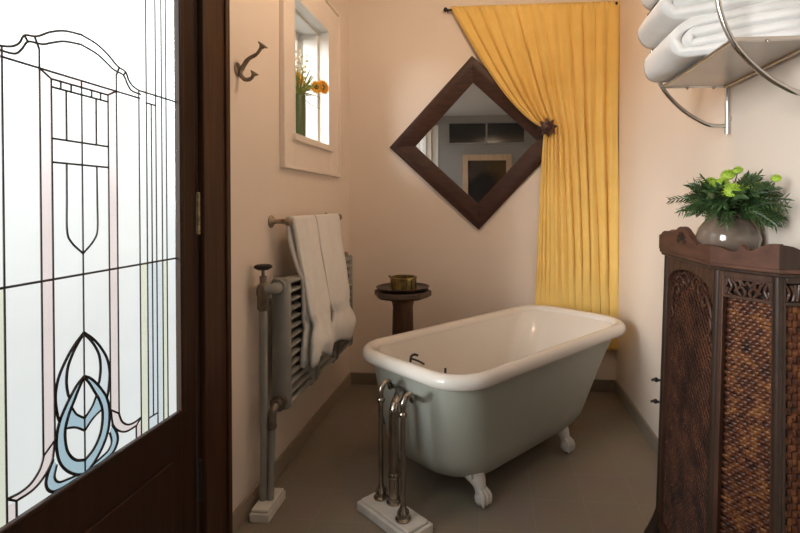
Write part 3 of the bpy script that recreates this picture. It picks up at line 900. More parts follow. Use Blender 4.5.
def hang_towel(y0, y1, zb_front, zb_back, seed, lean):
    """cloth over the bar: the back layer and the front layer both fall in front of the radiator"""
    back = [V(-0.838, 0, zb_back), V(-0.834, 0, 0.70), V(-0.838, 0, 0.90), V(-0.868, 0, 0.985), V(-0.905, 0, 1.09), V(BXX - 0.013, 0, BZ - 0.01)]
    top = [V(BXX - 0.008, 0, BZ + 0.013), V(BXX + 0.009, 0, BZ + 0.013)]
    front = [V(BXX + 0.018, 0, BZ - 0.02), V(-0.866, 0, 1.06), V(-0.836, 0, 0.94), V(-0.805, 0, 0.78), V(-0.795, 0, 0.68), V(-0.792, 0, zb_front)]
    Pp = smooth_path(back + top + front, 9)
    n = len(Pp)

    def fn(a, b):
        k = a * (n - 1); i = min(int(k), n - 2)
        p = Pp[i].lerp(Pp[i + 1], k - i)
        y = y0 + (y1 - y0) * b
        zb = zb_front if a > 0.5 else zb_back
        drop = max(0.0, min(1.0, (BZ - 0.05 - p.z) / 0.3))
        hem = (p.z - zb)
        yc = (y0 + y1) / 2
        # gathered band ~0.2 above the hem, flaring below it
        g = math.exp(-((hem - 0.165) / 0.04) ** 2) * 0.30
        fl = -0.10 * max(0.0, 1 - hem / 0.05) ** 2
        y = yc + (y - yc) * (1 - g * (1 if a > 0.5 else 0.5) - 0.05 * drop + fl) + lean * drop * (BZ - p.z)
        x = p.x
        ph = seed * 1.7
        x += drop * (0.010 * sin(b * 7.5 + ph) + 0.003 * sin(b * 15 + ph * 2 + p.z * 3))
        x -= 0.016 * drop * max(0.0, abs(b - 0.5) * 2 - 0.75) / 0.25
        x += (0.034 * sin(pi * b)) * max(0.0, 1 - abs(hem - 0.075) / 0.09) * (1 if a > 0.5 else 0.3)
        x += 0.006 * sin(b * 20 + ph) * max(0.0, 1 - abs(hem - 0.08) / 0.13)
        x += 0.006 * noise.noise(V(b * 4, p.z * 6, seed))
        z = p.z - (0.018 * sin(b * 7 + ph) * max(0.0, 1 - hem / 0.06))
        if 0.185 < hem < 0.2: x -= 0.003
        return V(x, y, z)
    m_ = MB()
    m_.grid(fn, 90, 34)
    return m_


def towel_obj(name, mb, label, group, solid=0.016):
    o = obj(name, mb, M['towel'], None, smooth=180, solid=solid)
    tag(o, label, 'towel', group)
    return o


towel_obj('hanging_towel', hang_towel(2.195, 2.47, 0.548, 0.545, 1.0, -0.05), 'white towel over the bar at the end nearer the door', 'white towels over the bar')
towel_obj('hanging_towel', hang_towel(2.487, 2.865, 0.530, 0.56, 2.3, 0.03), 'white towel over the bar at the end nearer the back wall', 'white towels over the bar')

# ------------------------------------------------------------------ wall hook
hk = thing('coat_hook', 'bronze double coat hook on the wall beside the door', 'hook', (LX, 1.915, 1.80))
hy, hz = 1.886, 1.793
m = MB(); m.lathe([(0.0, 0), (0.026, 0), (0.027, 0.004), (0.018, 0.009), (0.0, 0.011)], (LX, hy, hz), 20, axis=(1, 0, 0))
obj('plate', m, M['hook_metal'], hk)
m = MB()
m.tube(smooth_path([V(LX + 0.008, hy, hz - 0.012), V(LX + 0.024, hy, hz + 0.012), V(LX + 0.045, hy, hz + 0.04), V(LX + 0.078, hy, hz + 0.058), V(LX + 0.098, hy, hz + 0.085)], 5), [0.010] * 5 + [0.0085] * 5 + [0.0075] * 5 + [0.0065] * 6, n=12)
m.lathe([(0.0, 0), (0.008, 0.0), (0.012, 0.008), (0.021, 0.012), (0.020, 0.017), (0.0, 0.018)], V(LX + 0.096, hy, hz + 0.081), 18, axis=(0.55, 0, 0.83))
obj('long_prong', m, M['hook_metal'], hk)
m = MB()
m.tube(smooth_path([V(LX + 0.010, hy, hz - 0.002), V(LX + 0.014, hy, hz - 0.022), V(LX + 0.032, hy, hz - 0.040), V(LX + 0.055, hy, hz - 0.036), V(LX + 0.066, hy, hz - 0.020)], 5), [0.010] * 5 + [0.009] * 5 + [0.008] * 5 + [0.007] * 6, n=12)
m.lathe([(0.0, 0), (0.008, 0.0), (0.012, 0.006), (0.017, 0.010), (0.016, 0.014), (0.0, 0.015)], V(LX + 0.064, hy, hz - 0.024), 18, axis=(0.5, 0, 0.86))
obj('short_prong', m, M['hook_metal'], hk)

# ------------------------------------------------------------------ vase of flowers on the window sill
vz = z0 + 0.013
vc = V(-1.045, 2.635, vz)
fv = thing('flower_vase', 'green vase with orange flowers on the window sill', 'vase of flowers', tuple(vc))
m = MB()
m.lathe([(0.0, 0), (0.046, 0.0), (0.049, 0.004), (0.050, 0.16), (0.049, 0.238), (0.045, 0.238), (0.045, 0.03), (0.0, 0.03)], vc, 26)
obj('vase', m, M['vase_leaf'], fv)


def flower_head(mb_p, mb_e, c, nrm, r, layers=2, n=13):
    nrm = Vector(nrm).normalized(); ax = nrm.orthogonal().normalized(); ay = nrm.cross(ax)
    for ly in range(layers):
        for k in range(n):
            a = 2 * pi * (k + 0.5 * ly) / n
            d = ax * cos(a) + ay * sin(a); t = nrm.cross(d)
            lift = 0.12 + 0.22 * ly
            rr = r * (1 - 0.18 * ly)
            q = [c + d * r * 0.25 + t * r * 0.10, c + d * rr * 0.7 + t * r * 0.17 + nrm * rr * lift, c + d * rr + nrm * rr * lift * 0.8,
                 c + d * rr * 0.7 - t * r * 0.17 + nrm * rr * lift, c + d * r * 0.25 - t * r * 0.10]
            mb_p.add(q, [(0, 1, 2, 3, 4)])
    s = MB(); s.lathe([(0.0, 0), (r * 0.34, 0.0), (r * 0.34, r * 0.12), (r * 0.2, r * 0.24), (0.0, r * 0.28)], c, 14, axis=nrm)
    mb_e.add(s.v, s.f)


stems = MB()
for hd in range(60):
    a = random.uniform(0, 2 * pi); r0 = random.uniform(0.005, 0.036); ln = random.uniform(0.25, 0.38)
    tilt = random.uniform(0.02, 0.15)
    p0 = vc + V(cos(a) * r0, sin(a) * r0, 0.05); p1 = vc + V(cos(a) * (r0 + 0.01), sin(a) * (r0 + 0.01), 0.24); p2 = vc + V(cos(a) * (r0 + tilt) * 0.6, sin(a) * (r0 + tilt), ln)
    stems.tube(smooth_path([p0, p1, p2], 4), [0.0036] * 5 + [0.0032] * 3 + [0.0008], n=5)
for (dx, dy, dz) in ((0.06, 0.27, 0.345), (0.04, 0.33, 0.30), (0.03, 0.30, 0.24)):   # a few long arching blades
    stems.tube(smooth_path([vc + V(0, 0.02, 0.05), vc + V(0.01, 0.04, 0.22), vc + V(dx * 0.6, dy * 0.6, dz - 0.02), vc + V(dx, dy, dz - 0.02)], 5), [0.002] * 12 + [0.0014] * 3 + [0.0006], n=5)
fl_c = [(V(-0.985, 2.885, 1.955), (0.9, -0.5, 0.15), 0.050, 'petal_orange'), (V(-1.03, 2.60, 1.935), (0.7, -0.6, 0.5), 0.050, 'petal_yellow'),
        (V(-1.005, 2.835, 1.945), (0.55, -0.8, -0.1), 0.042, 'petal_orange'), (V(-1.09, 2.70, 1.93), (0.8, -0.4, 0.5), 0.036, 'petal_yellow')]
for c, nr, r, mt in fl_c:
    stems.tube(smooth_path([vc + V(0, 0, 0.06), vc + V(0.0, 0.02, 0.23), c.lerp(vc + V(0, 0, 0.3), 0.35), c], 5), 0.003, n=6)
obj('stems', stems, M['grass'], fv)
for c, nr, r, mt in fl_c:
    mp_, me_ = MB(), MB()
    flower_head(mp_, me_, c, nr, r, 3, 15)
    h = obj('flower', mp_, M[mt], fv, smooth=0, label='orange daisy-like flower')
    obj('flower_centre', me_, M['flower_eye'], h)
for k, (dx, dy, h) in enumerate(((-0.02, 0.03, 0.52), (0.0, 0.075, 0.50), (0.01, 0.14, 0.49), (-0.03, 0.10, 0.44), (0.01, 0.0, 0.44))):
    m = MB()
    path = smooth_path([vc + V(0, 0, 0.1), vc + V(dx * 0.4, dy * 0.3, 0.28), vc + V(dx, dy, h)], 6)
    m.tube(path, 0.0016, n=5)
    for i in range(26):
        t = 0.52 + 0.48 * i / 25
        q = path[min(len(path) - 1, int(t * (len(path) - 1)))]
        a = i * 2.4
        m.ball(q + V(cos(a), sin(a), 0.3) * 0.011 * (1.25 - 0.7 * (i / 25)), 0.0085 * (1.2 - 0.5 * i / 25), 6, 4)
    obj('blossom_sprig', m, M['sprig'], fv)

# ------------------------------------------------------------------ mirror
MC = V(-0.10, BY, 1.683); HD = 0.594; ra_ = radians(2.3)
mu = V(cos(ra_ + pi / 4), 0, sin(ra_ + pi / 4)); mv = V(-sin(ra_ + pi / 4), 0, cos(ra_ + pi / 4))
side = HD * sqrt(2) / 2; fw = 0.128
mi = thing('wall_mirror', 'square mirror in a wide dark wood frame hung as a diamond', 'mirror', tuple(MC))


def mir(a, b, d): return MC + mu * a + mv * b - V(0, d, 0)


for k in range(4):
    c_, s_ = (1, 0, -1, 0)[k], (0, 1, 0, -1)[k]

    def rot(a, b): return (a * c_ - b * s_, a * s_ + b * c_)
    prof = [(side, 0.0), (side, 0.020), (side - 0.010, 0.032), (side - 0.030, 0.034), (side - 0.055, 0.028), (side - fw + 0.012, 0.022), (side - fw, 0.016), (side - fw, 0.0)]
    vs = []
    for s2 in (-1, 1):
        for (d, h) in prof:
            a, b = rot(d, s2 * d)
            vs.append(mir(a, b, h))
    n = len(prof)
    fs = [(i, (i + 1) % n, n + (i + 1) % n, n + i) for i in range(n)]
    obj('frame_rail', MB().add(vs, fs), M['mirror_wood'], mi, smooth=25)
g = side - fw + 0.004
obj('mirror_glass', MB().add([mir(-g, -g, 0.010), mir(g, -g, 0.010), mir(g, g, 0.010), mir(-g, g, 0.010), mir(-g, -g, 0.004), mir(g, -g, 0.004), mir(g, g, 0.004), mir(-g, g, 0.004)],
                             [(0, 1, 2, 3), (7, 6, 5, 4), (0, 4, 5, 1), (1, 5, 6, 2), (2, 6, 7, 3), (3, 7, 4, 0)]), M['mirror'], mi, smooth=0)

# ------------------------------------------------------------------ curtain, rod and star tie-back
RODZ, RODY = 2.585, BY - 0.046
ZT, ZB, ZTOP = 1.775, 0.29, 2.60
cd = thing('curtain_rod', 'thin dark rod with small finials holding the gold curtain', 'curtain rod', (0.27, BY, RODZ))
obj('rod', MB().tube([V(-0.30, RODY, RODZ - 0.004), V(0.27, RODY, RODZ), V(0.838, RODY, RODZ + 0.004)], 0.007, n=12), M['black_iron'], cd)
for x_ in (-0.302, 0.828):
    m = MB(); m.ball((x_, RODY, RODZ), 0.015, 14, 9)
    obj('finial', m, M['black_iron'], cd)
    m = MB(); m.tube([V(x_ + (0.012 if x_ < 0 else -0.012), RODY, RODZ), V(x_ + (0.012 if x_ < 0 else -0.012), BY, RODZ)], 0.005, n=8)
    obj('bracket', m, M['black_iron'], cd)


def curtain_fn(a, b):
    """a: across 0..1, b: down 0..1"""
    z = ZTOP + (ZB - ZTOP) * b
    xt = -0.275 + (0.842 + 0.275) * a
    xm = 0.362 + 0.478 * a ** 2.35
    xb = 0.300 + 0.542 * a ** 1.45
    if z > ZT:
        s = (z - ZT) / (ZTOP - ZT)
        x = xm + (xt - xm) * s ** (0.68 + 0.25 * a)
        A = 0.010 + 0.012 * (1 - s)
    else:
        s = (ZT - z) / (ZT - ZB)
        x = xm + (xb - xm) * (s ** 0.8)
        A = 0.022 + 0.006 * s
    # folds run along the threads
    ph1 = a * 2 * pi * 13 + 1.5 * noise.noise(V(a * 5, z * 0.7, 3.1))
    ph2 = a * 2 * pi * 23 + 2.2 * noise.noise(V(a * 7, z * 0.9, 9.4))
    tight = math.exp(-((z - ZT) / 0.16) ** 2) * max(0.0, 1 - a / 0.7)
    y = RODY + A * (0.74 * sin(ph1) + 0.26 * sin(ph2)) + 0.006 * noise.noise(V(a * 9, z * 2.2, 1.7))
    y -= 0.020 * tight
    if z > RODZ - 0.03:
        k = min(1.0, (z - (RODZ - 0.03)) / 0.03)
        y = y * (1 - k) + (RODY - 0.011 + 0.004 * sin(a * 2 * pi * 46)) * k
    x += 0.006 * cos(ph1) * (0.4 + min(1.0, abs(z - ZT) * 2))
    near = max(0.0, min(1.0, (0.85 - z) / 0.2))       # pressed towards the wall behind the tub rim
    y = y + near * max(0.0, 3.394 + 0.15 * max(0.0, y - 3.36) - y)
    y = min(y, BY - 0.008)
    return V(x, y, z + 0.006 * sin(ph1 * 0.5) * b)


cu = obj('curtain', MB().grid(curtain_fn, 330, 120), M['curtain'], None, smooth=180, solid=0.003)
tag(cu, 'gold yellow curtain tied back over the corner of the mirror', 'curtain')
sc = V(0.378, RODY - 0.052, 1.772)
ti = thing('star_tieback', 'carved dark wooden star holding the curtain back', 'curtain tieback', tuple(sc))
m = MB()
poly = []
for k in range(16):
    r = 0.068 if k % 2 == 0 else 0.042
    a = 2 * pi * k / 16 + 0.12
    poly.append((r * cos(a), r * sin(a)))
m.prism(poly, sc, V(1, 0, 0), V(0, 0, 1), V(0, 0.016, 0))
obj('star', m, M['star'], ti, bevel=0.004)
m = MB(); m.lathe([(0.040, 0.0), (0.038, 0.008), (0.030, 0.010), (0.026, 0.004), (0.018, 0.006), (0.010, 0.014), (0.0, 0.016)], sc, 24, axis=(0, -1, 0), caps=False)
obj('rosette', m, M['star'], ti)
obj('stud', MB().tube([sc + V(0, 0.012, 0), V(sc.x, BY, sc.z)], 0.008, n=10), M['star'], ti)

# ------------------------------------------------------------------ carved corner cabinet on the right wall
# plan (top, z = 1.10): long front face, canted corners, short sides to the wall
CT = 1.10
A0 = [V(RX - 0.004, 2.092, 0), V(0.735, 2.092, 0), V(0.632, 1.935, 0), V(0.632, 1.497, 0), V(0.735, 1.340, 0), V(RX - 0.004, 1.340, 0)]
CC = V(0.85, 1.716, 0)


def plan(z, off=0.0):
    """the plan at height z: splays out a little towards the floor, pushed out by off"""
    o = off + 0.028 * max(0.0, (CT - z) / CT)
    sets = [V(0, 1, 0), V(-0.836, 0.549, 0), V(-1, 0, 0), V(-0.836, -0.549, 0), V(0, -1, 0)]
    P = []
    P.append(A0[0] + V(0, o, 0))
    for i in range(1, 5):
        n1, n2 = sets[i - 1], sets[i]
        bis = (n1 + n2).normalized()
        P.append(A0[i] + bis * (o / max(0.3, bis.dot(n1))))
    P.append(A0[5] + V(0, -o, 0))
    return [V(p.x, p.y, z) for p in P]


cb = thing('carved_cabinet', 'tall carved dark wooden cabinet with woven panels against the right wall', 'cabinet', (RX, 1.716, 0))
m = MB()
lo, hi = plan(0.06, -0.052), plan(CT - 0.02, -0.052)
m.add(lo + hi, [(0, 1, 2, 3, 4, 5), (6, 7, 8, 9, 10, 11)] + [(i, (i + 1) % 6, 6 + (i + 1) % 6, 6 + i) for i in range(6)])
obj('body', m, M['cab_dark'], cb, smooth=0, label='inner case in a dark recess-shade colour')


def slab(z_lo, z_hi, off):
    m_ = MB()
    a, b = plan(CT, off), plan(CT, off)
    vs = [V(p.x, p.y, z_lo) for p in a] + [V(p.x, p.y, z_hi) for p in b]
    return m_.add(vs, [(0, 1, 2, 3, 4, 5), (6, 7, 8, 9, 10, 11)] + [(i, (i + 1) % 6, 6 + (i + 1) % 6, 6 + i) for i in range(6)])


obj('top', slab(CT - 0.012, CT, -0.002), M['cab_red'], cb, smooth=0, bevel=0.003, label='reddish brown top board')
obj('moulding', slab(CT - 0.022, CT - 0.012, -0.008), M['cab_post_and_shade'], cb, smooth=0, bevel=0.003)


def facet(i):
    """frame of facet i: local point (s, z, d) -> world, length at the top"""
    def at(s, z, d):
        P = plan(z, -0.024)
        a, b = P[i], P[i + 1]
        if i == 0: a = V(b.x + (a.x - b.x), a.y, z)
        t = (b - a).normalized()
        nrm = V(t.y, -t.x, 0)
        if nrm.dot(a.lerp(b, 0.5) - CC) < 0: nrm = -nrm
        return a.lerp(b, s) + nrm * d
    return at, (A0[i + 1] - A0[i]).length


def bar(m_, at, s0, z0_, s1, z1_, d0, d1_):
    vs = [at(s, z, d) for d in (d0, d1_) for (s, z) in ((s0, z0_), (s1, z0_), (s1, z1_), (s0, z1_))]
    m_.add(vs, [(0, 1, 2, 3), (7, 6, 5, 4), (0, 4, 5, 1), (1, 5, 6, 2), (2, 6, 7, 3), (3, 7, 4, 0)])


def poly_plate(m_, at, pts, d0, d1_):
    n = len(pts)
    vs = [at(s, z, d0) for s, z in pts] + [at(s, z, d1_) for s, z in pts]
    m_.add(vs, [tuple(range(n)), tuple(range(2 * n - 1, n - 1, -1))] + [(i, (i + 1) % n, n + (i + 1) % n, n + i) for i in range(n)])


# corner posts with flared feet
for i in range(1, 5):
    m = MB()
    path = []
    rad = []
    for z in (CT - 0.022, 0.6, 0.17, 0.12, 0.07, 0.03, 0.0):
        p = plan(max(z, 0.0), -0.024)[i]
        outw = (p - V(CC.x, CC.y, z)).normalized()
        fl = 0.0 if z > 0.12 else 0.028 * ((0.12 - z) / 0.12) ** 1.4
        path.append(p - outw * 0.008 + outw * fl)
        rad.append(0.0125 if z > 0.12 else 0.0125 + 0.016 * (0.12 - z) / 0.12)
    m.tube(path, rad, n=10)
    po_ = obj('post', m, M['cab_post_and_shade'], cb, smooth=40)
    if i == 2:
        for z in (0.602, 0.520):
            hkm = MB()
            p = plan(z, -0.024)[i]
            hkm.tube([p + V(-0.004, 0.006, z - p.z), p + V(-0.022, 0.016, z - p.z), p + V(-0.032, 0.018, z - p.z - 0.004)], 0.005, n=8)
            hkm.ball(p + V(-0.016, 0.012, 0), 0.009, 10, 7)
            obj('latch_hook', hkm, M['black_iron'], po_)


def side_frame(i, z_top_panel, arch):
    at, ln = facet(i)
    e = 0.010 / ln
    m_ = MB()
    st_w = 0.011 / ln
    bar(m_, at, e * 0.4, 0.05, e + st_w, CT - 0.022, -0.020, 0.0)
    bar(m_, at, 1 - e - st_w, 0.05, 1 - e * 0.4, CT - 0.022, -0.020, 0.0)
    bar(m_, at, e + st_w, 0.05, 1 - e - st_w, 0.085, -0.020, 0.0)
    if arch:
        s0, s1 = e + st_w, 1 - e - st_w
        zc = z_top_panel - 0.085
        pts = [(s0, CT - 0.022), (s0, zc)]
        for k in range(1, 16):
            a = pi * k / 16
            pts.append(((s0 + s1) / 2 - (s1 - s0) / 2 * cos(a), zc + 0.085 * sin(a) ** 0.8))
        pts += [(s1, zc), (s1, CT - 0.022)]
        # split in columns so the plate stays a clean fan
        n = len(pts) - 2
        for k in range(1, len(pts) - 2):
            a_, b_ = pts[k], pts[k + 1]
            poly_plate(m_, at, [(a_[0], a_[1]), (b_[0], b_[1]), (b_[0], CT - 0.022), (a_[0], CT - 0.022)], -0.020, 0.0)
    else:
        bar(m_, at, e + st_w, CT - 0.040, 1 - e - st_w, CT - 0.022, -0.020, 0.0)
        bar(m_, at, e + st_w, z_top_panel, 1 - e - st_w, z_top_panel + 0.010, -0.020, 0.0)
    return m_, at, ln, e + st_w


def carve(at, ln, pts, r=0.005, d=-0.004):
    m_ = MB()
    m_.tube([at(s, z, d) for s, z in [(p.x, p.y) for p in smooth_path([(a, b, 0) for a, b in pts], 5)]], r, n=7)
    return m_


def clip_line(a, b, x0, x1, y0_, y1_):
    (ax, ay), (bx, by) = a, b
    t0, t1 = 0.0, 1.0
    dx, dy = bx - ax, by - ay
    for p, q in ((-dx, ax - x0), (dx, x1 - ax), (-dy, ay - y0_), (dy, y1_ - ay)):
        if abs(p) < 1e-12:
            if q < 0: return None
        else:
            r = q / p
            if p < 0: t0 = max(t0, r)
            else: t1 = min(t1, r)
    if t0 >= t1: return None
    return (ax + dx * t0, ay + dy * t0), (ax + dx * t1, ay + dy * t1)


# front facet (2): arched frame, lattice cane panel, scroll carving
for i in (2,):
    fm, at, ln, se = side_frame(i, CT - 0.055, True)
    obj('front_frame', fm, M['cab_wood'], cb, smooth=30, bevel=0.002)
    m = MB()
    w_ = ln * (1 - 2 * se); z_a, z_b = 0.085, CT - 0.045
    for slope in (1.0, -1.0):
        stp = 0.027
        k0 = -int((abs(slope) * w_) / stp) - 2; k1 = int((z_b - z_a) / stp) + int(abs(slope) * w_ / stp) + 3
        for k in range(k0, k1):
            z = z_a + k * stp
            c = clip_line((0, z), (w_, z + slope * w_), 0, w_, z_a, z_b)
            if c:
                (xa, za), (xb_, zb_) = c
                if abs(xb_ - xa) < 0.004: continue
                d_ = -0.018 if slope > 0 else -0.0165
                m.tube([at(se + xa / ln, za, d_), at(se + xb_ / ln, zb_, d_)], 0.0040, n=5, caps=False)
    obj('lattice_panel', m, M['lattice'], cb, label='diagonal cane lattice')
    m = MB()
    zc = CT - 0.13
    for sg in (1, -1):
        def q(a, b): return (0.5 + sg * a / ln, zc + b)
        for c in ([q(0.165, -0.045), q(0.150, -0.010), q(0.120, 0.012), q(0.098, -0.004), q(0.110, -0.022), q(0.126, -0.012)],
                  [q(0.125, 0.030), q(0.095, 0.045), q(0.062, 0.030), q(0.070, 0.010), q(0.086, 0.018)],
                  [q(0.080, 0.055), q(0.045, 0.062), q(0.018, 0.040), q(0.030, 0.020), q(0.045, 0.030)],
                  [q(0.155, -0.050), q(0.163, -0.075), q(0.150, -0.100), q(0.168, -0.118)]):
            t = carve(at, ln, c, 0.0044, -0.010); m.add(t.v, t.f)
    obj('carving', m, M['cab_wood'], cb)
# canted facets (1 far, 3 near): pierced carving plate and woven wicker panel
for i in (1, 3):
    fm, at, ln, se = side_frame(i, CT - 0.098, False)
    obj('corner_frame', fm, M['cab_wood'], cb, smooth=30, bevel=0.002)
    m = MB()
    w_ = ln * (1 - 2 * se); z_a, z_b = 0.085, CT - 0.099
    nx, nz_ = 7, 92
    for r_ in range(nz_):
        for c_ in range(nx):
            zc = z_a + (r_ + 0.5) * (z_b - z_a) / nz_
            sc_ = (c_ + 0.5 + (0.5 if r_ % 2 else 0)) / nx
            if sc_ > 1: continue
            hs = w_ / nx * 0.62; hz_ = (z_b - z_a) / nz_ * 0.52
            tilt = random.uniform(-0.35, 0.35); dep = random.uniform(-0.017, -0.011)
            vs = []
            for (a, b, d) in ((-1, -0.6, -0.006), (-0.4, -1, 0.0), (0.4, -1, 0.0), (1, -0.6, -0.006), (1, 0.6, -0.006), (0.4, 1, 0.0), (-0.4, 1, 0.0), (-1, 0.6, -0.006), (-0.4, 0, 0.005), (0.4, 0, 0.005)):
                s_ = max(0.0, min(1.0, sc_ + a * hs / w_))
                vs.append(at(se + (1 - 2 * se) * s_, zc + b * hz_ + tilt * a * hs * 0.22, dep + d * 0.6))
            m.add(vs, [(0, 1, 8, 7), (1, 2, 9, 8), (2, 3, 4, 9), (9, 4, 5), (8, 9, 5, 6), (7, 8, 6)])
    obj('wicker_panel', m, M['wicker'], cb, smooth=60, label='glossy red brown woven panel')
    m = MB()
    zc = CT - 0.066
    for sg in (1, -1):
        def q(a, b): return (0.5 + sg * a / ln, zc + b)
        for c in ([q(0.060, 0.022), q(0.050, 0.000), q(0.058, -0.018), q(0.046, -0.024)],
                  [q(0.050, 0.022), q(0.038, 0.008), q(0.030, -0.012), q(0.018, -0.022)],
                  [q(0.040, 0.018), q(0.026, 0.018), q(0.020, 0.004), q(0.030, -0.002), q(0.040, -0.012)],
                  [q(0.022, 0.022), q(0.010, 0.008), q(0.000, 0.018)],
                  [q(0.016, 0.002), q(0.006, -0.010), q(0.010, -0.022)],
                  [q(0.062, -0.002), q(0.068, -0.022)], [q(0.064, 0.022), q(0.066, 0.004)]):
            t = carve(at, ln, c, 0.0042, -0.006); m.add(t.v, t.f)
    bar(m, at, se, CT - 0.044, 1 - se, CT - 0.036, -0.016, -0.001)
    bar(m, at, se - 0.02, CT - 0.096, se + 0.04, CT - 0.04, -0.016, -0.001); bar(m, at, 0.96 - se, CT - 0.096, 1.02 - se, CT - 0.04, -0.016, -0.001)
    obj('carving', m, M['cab_wood'], cb, label='pierced scroll carving')
# short sides, their shade put into the darker frame colour
for i in (0, 4):
    fm, at, ln, se = side_frame(i, CT - 0.098, False)
    obj('side_frame', fm, M['cab_post_and_shade'], cb, smooth=30, bevel=0.002)
    m = MB()
    nx, nz_ = 5, 48
    for r_ in range(nz_):
        for c_ in range(nx):
            zc = 0.085 + (r_ + 0.5) * (CT - 0.185) / nz_
            a0_ = se + (1 - 2 * se) * c_ / nx; a1_ = se + (1 - 2 * se) * (c_ + 1) / nx
            hz_ = (CT - 0.185) / nz_ * 0.5
            d_ = -0.014 if (r_ + c_) % 2 else -0.018
            m.add([at(a0_, zc - hz_, d_ - 0.003), at(a1_, zc - hz_, d_ - 0.003), at(a1_, zc + hz_, d_ - 0.003), at(a0_, zc + hz_, d_ - 0.003), at((a0_ + a1_) / 2, zc, d_ + 0.004)],
                  [(0, 1, 4), (1, 2, 4), (2, 3, 4), (3, 0, 4)])
    obj('wicker_panel', m, M['wicker'], cb, smooth=60)
    m = MB(); zc = CT - 0.066
    for sg in (1, -1):
        def q(a, b): return (0.5 + sg * a / ln, zc + b)
        for c in ([q(0.035, 0.022), q(0.022, 0.0), q(0.032, -0.022)], [q(0.018, 0.02), q(0.008, 0.0), q(0.012, -0.02)], [q(0.006, 0.022), q(0.0, -0.02)]):
            t = carve(at, ln, c, 0.004, -0.008); m.add(t.v, t.f)
    obj('carving', m, M['cab_wood'], cb)

# galleries standing on the top edge


def crest(i, prof, name, material):
    P = plan(CT, 0.0)
    a, b = P[i], P[i + 1]
    ln = (b - a).length; t = (b - a).normalized(); nrm = V(t.y, -t.x, 0)
    if nrm.dot(a.lerp(b, 0.5) - CC) < 0: nrm = -nrm
    m_ = MB()
    pr_ = [(s * ln, h) for s, h in prof]
    for k in range(len(pr_) - 1):
        (s0, h0), (s1, h1) = pr_[k], pr_[k + 1]
        if s1 - s0 < 1e-6: continue
        vs = []
        for d in (0.0, -0.018):
            vs += [a + t * s0 + nrm * d, a + t * s1 + nrm * d, a + t * s1 + nrm * d + V(0, 0, h1), a + t * s0 + nrm * d + V(0, 0, h0)]
        m_.add(vs, [(0, 1, 2, 3), (7, 6, 5, 4), (0, 4, 5, 1), (3, 2, 6, 7), (0, 3, 7, 4), (1, 5, 6, 2)])
    return obj(name, m_, material, cb, smooth=0), a, t, nrm, ln


def lobes(keys, n=6):
    """smooth profile through (s, h) keys; repeated s makes a corner"""
    P = smooth_path([(a, b, 0) for a, b in keys], n)
    r = []
    for p in P:
        if not r or p.x > r[-1][0] + 1e-4: r.append((p.x, p.y))
    return r


front_prof = lobes([(0, 0.052), (0.05, 0.056), (0.085, 0.064), (0.145, 0.070), (0.19, 0.066), (0.21, 0.064), (0.24, 0.072), (0.285, 0.073), (0.325, 0.064), (0.345, 0.062), (0.38, 0.076), (0.44, 0.088), (0.50, 0.092), (0.57, 0.086), (0.64, 0.070), (0.70, 0.054), (0.755, 0.046), (0.775, 0.038)], 5) + \
    [(0.80, 0.037), (0.803, 0.044), (0.845, 0.045), (0.848, 0.040), (0.88, 0.040), (0.89, 0.047), (1.0, 0.047)]
cr_f, a, t, nrm, ln = crest(2, front_prof, 'front_crest', M['cab_red'])
m = MB()                                     # raised dark petals, painted as the shade inside fan holes
cc = a + t * (0.50 * ln) + nrm * 0.001
for k in range(-3, 4):
    an = radians(90 + k * 24)
    d = t * cos(an) + V(0, 0, 1) * sin(an)
    m.tube([cc + V(0, 0, 0.032) + d * 0.014, cc + V(0, 0, 0.032) + d * 0.030, cc + V(0, 0, 0.032) + d * 0.044], [0.003, 0.0065, 0.004], n=8, flat=(nrm, 0.25))
obj('fan_shade_petals', m, M['cab_dark'], cr_f, label='dark petals painted as the shade in fan holes')
canted = [(0, 0.047), (0.16, 0.045), (0.28, 0.037), (0.36, 0.035), (0.42, 0.040), (0.47, 0.056), (0.50, 0.052), (0.56, 0.042), (0.64, 0.042), (0.75, 0.054), (0.86, 0.063), (1.0, 0.064)]
crest(3, canted, 'corner_crest', M['cab_red'])
crest(1, [(1 - s, h) for s, h in canted][::-1], 'corner_crest', M['cab_red'])
crest(4, [(0, 0.064), (0.3, 0.058), (0.6, 0.044), (1, 0.040)], 'side_crest', M['cab_post_and_shade'])  # darker colour stands for shade on this side
crest(0, [(0, 0.040), (0.4, 0.044), (0.7, 0.058), (1, 0.064)], 'side_crest', M['cab_post_and_shade'])

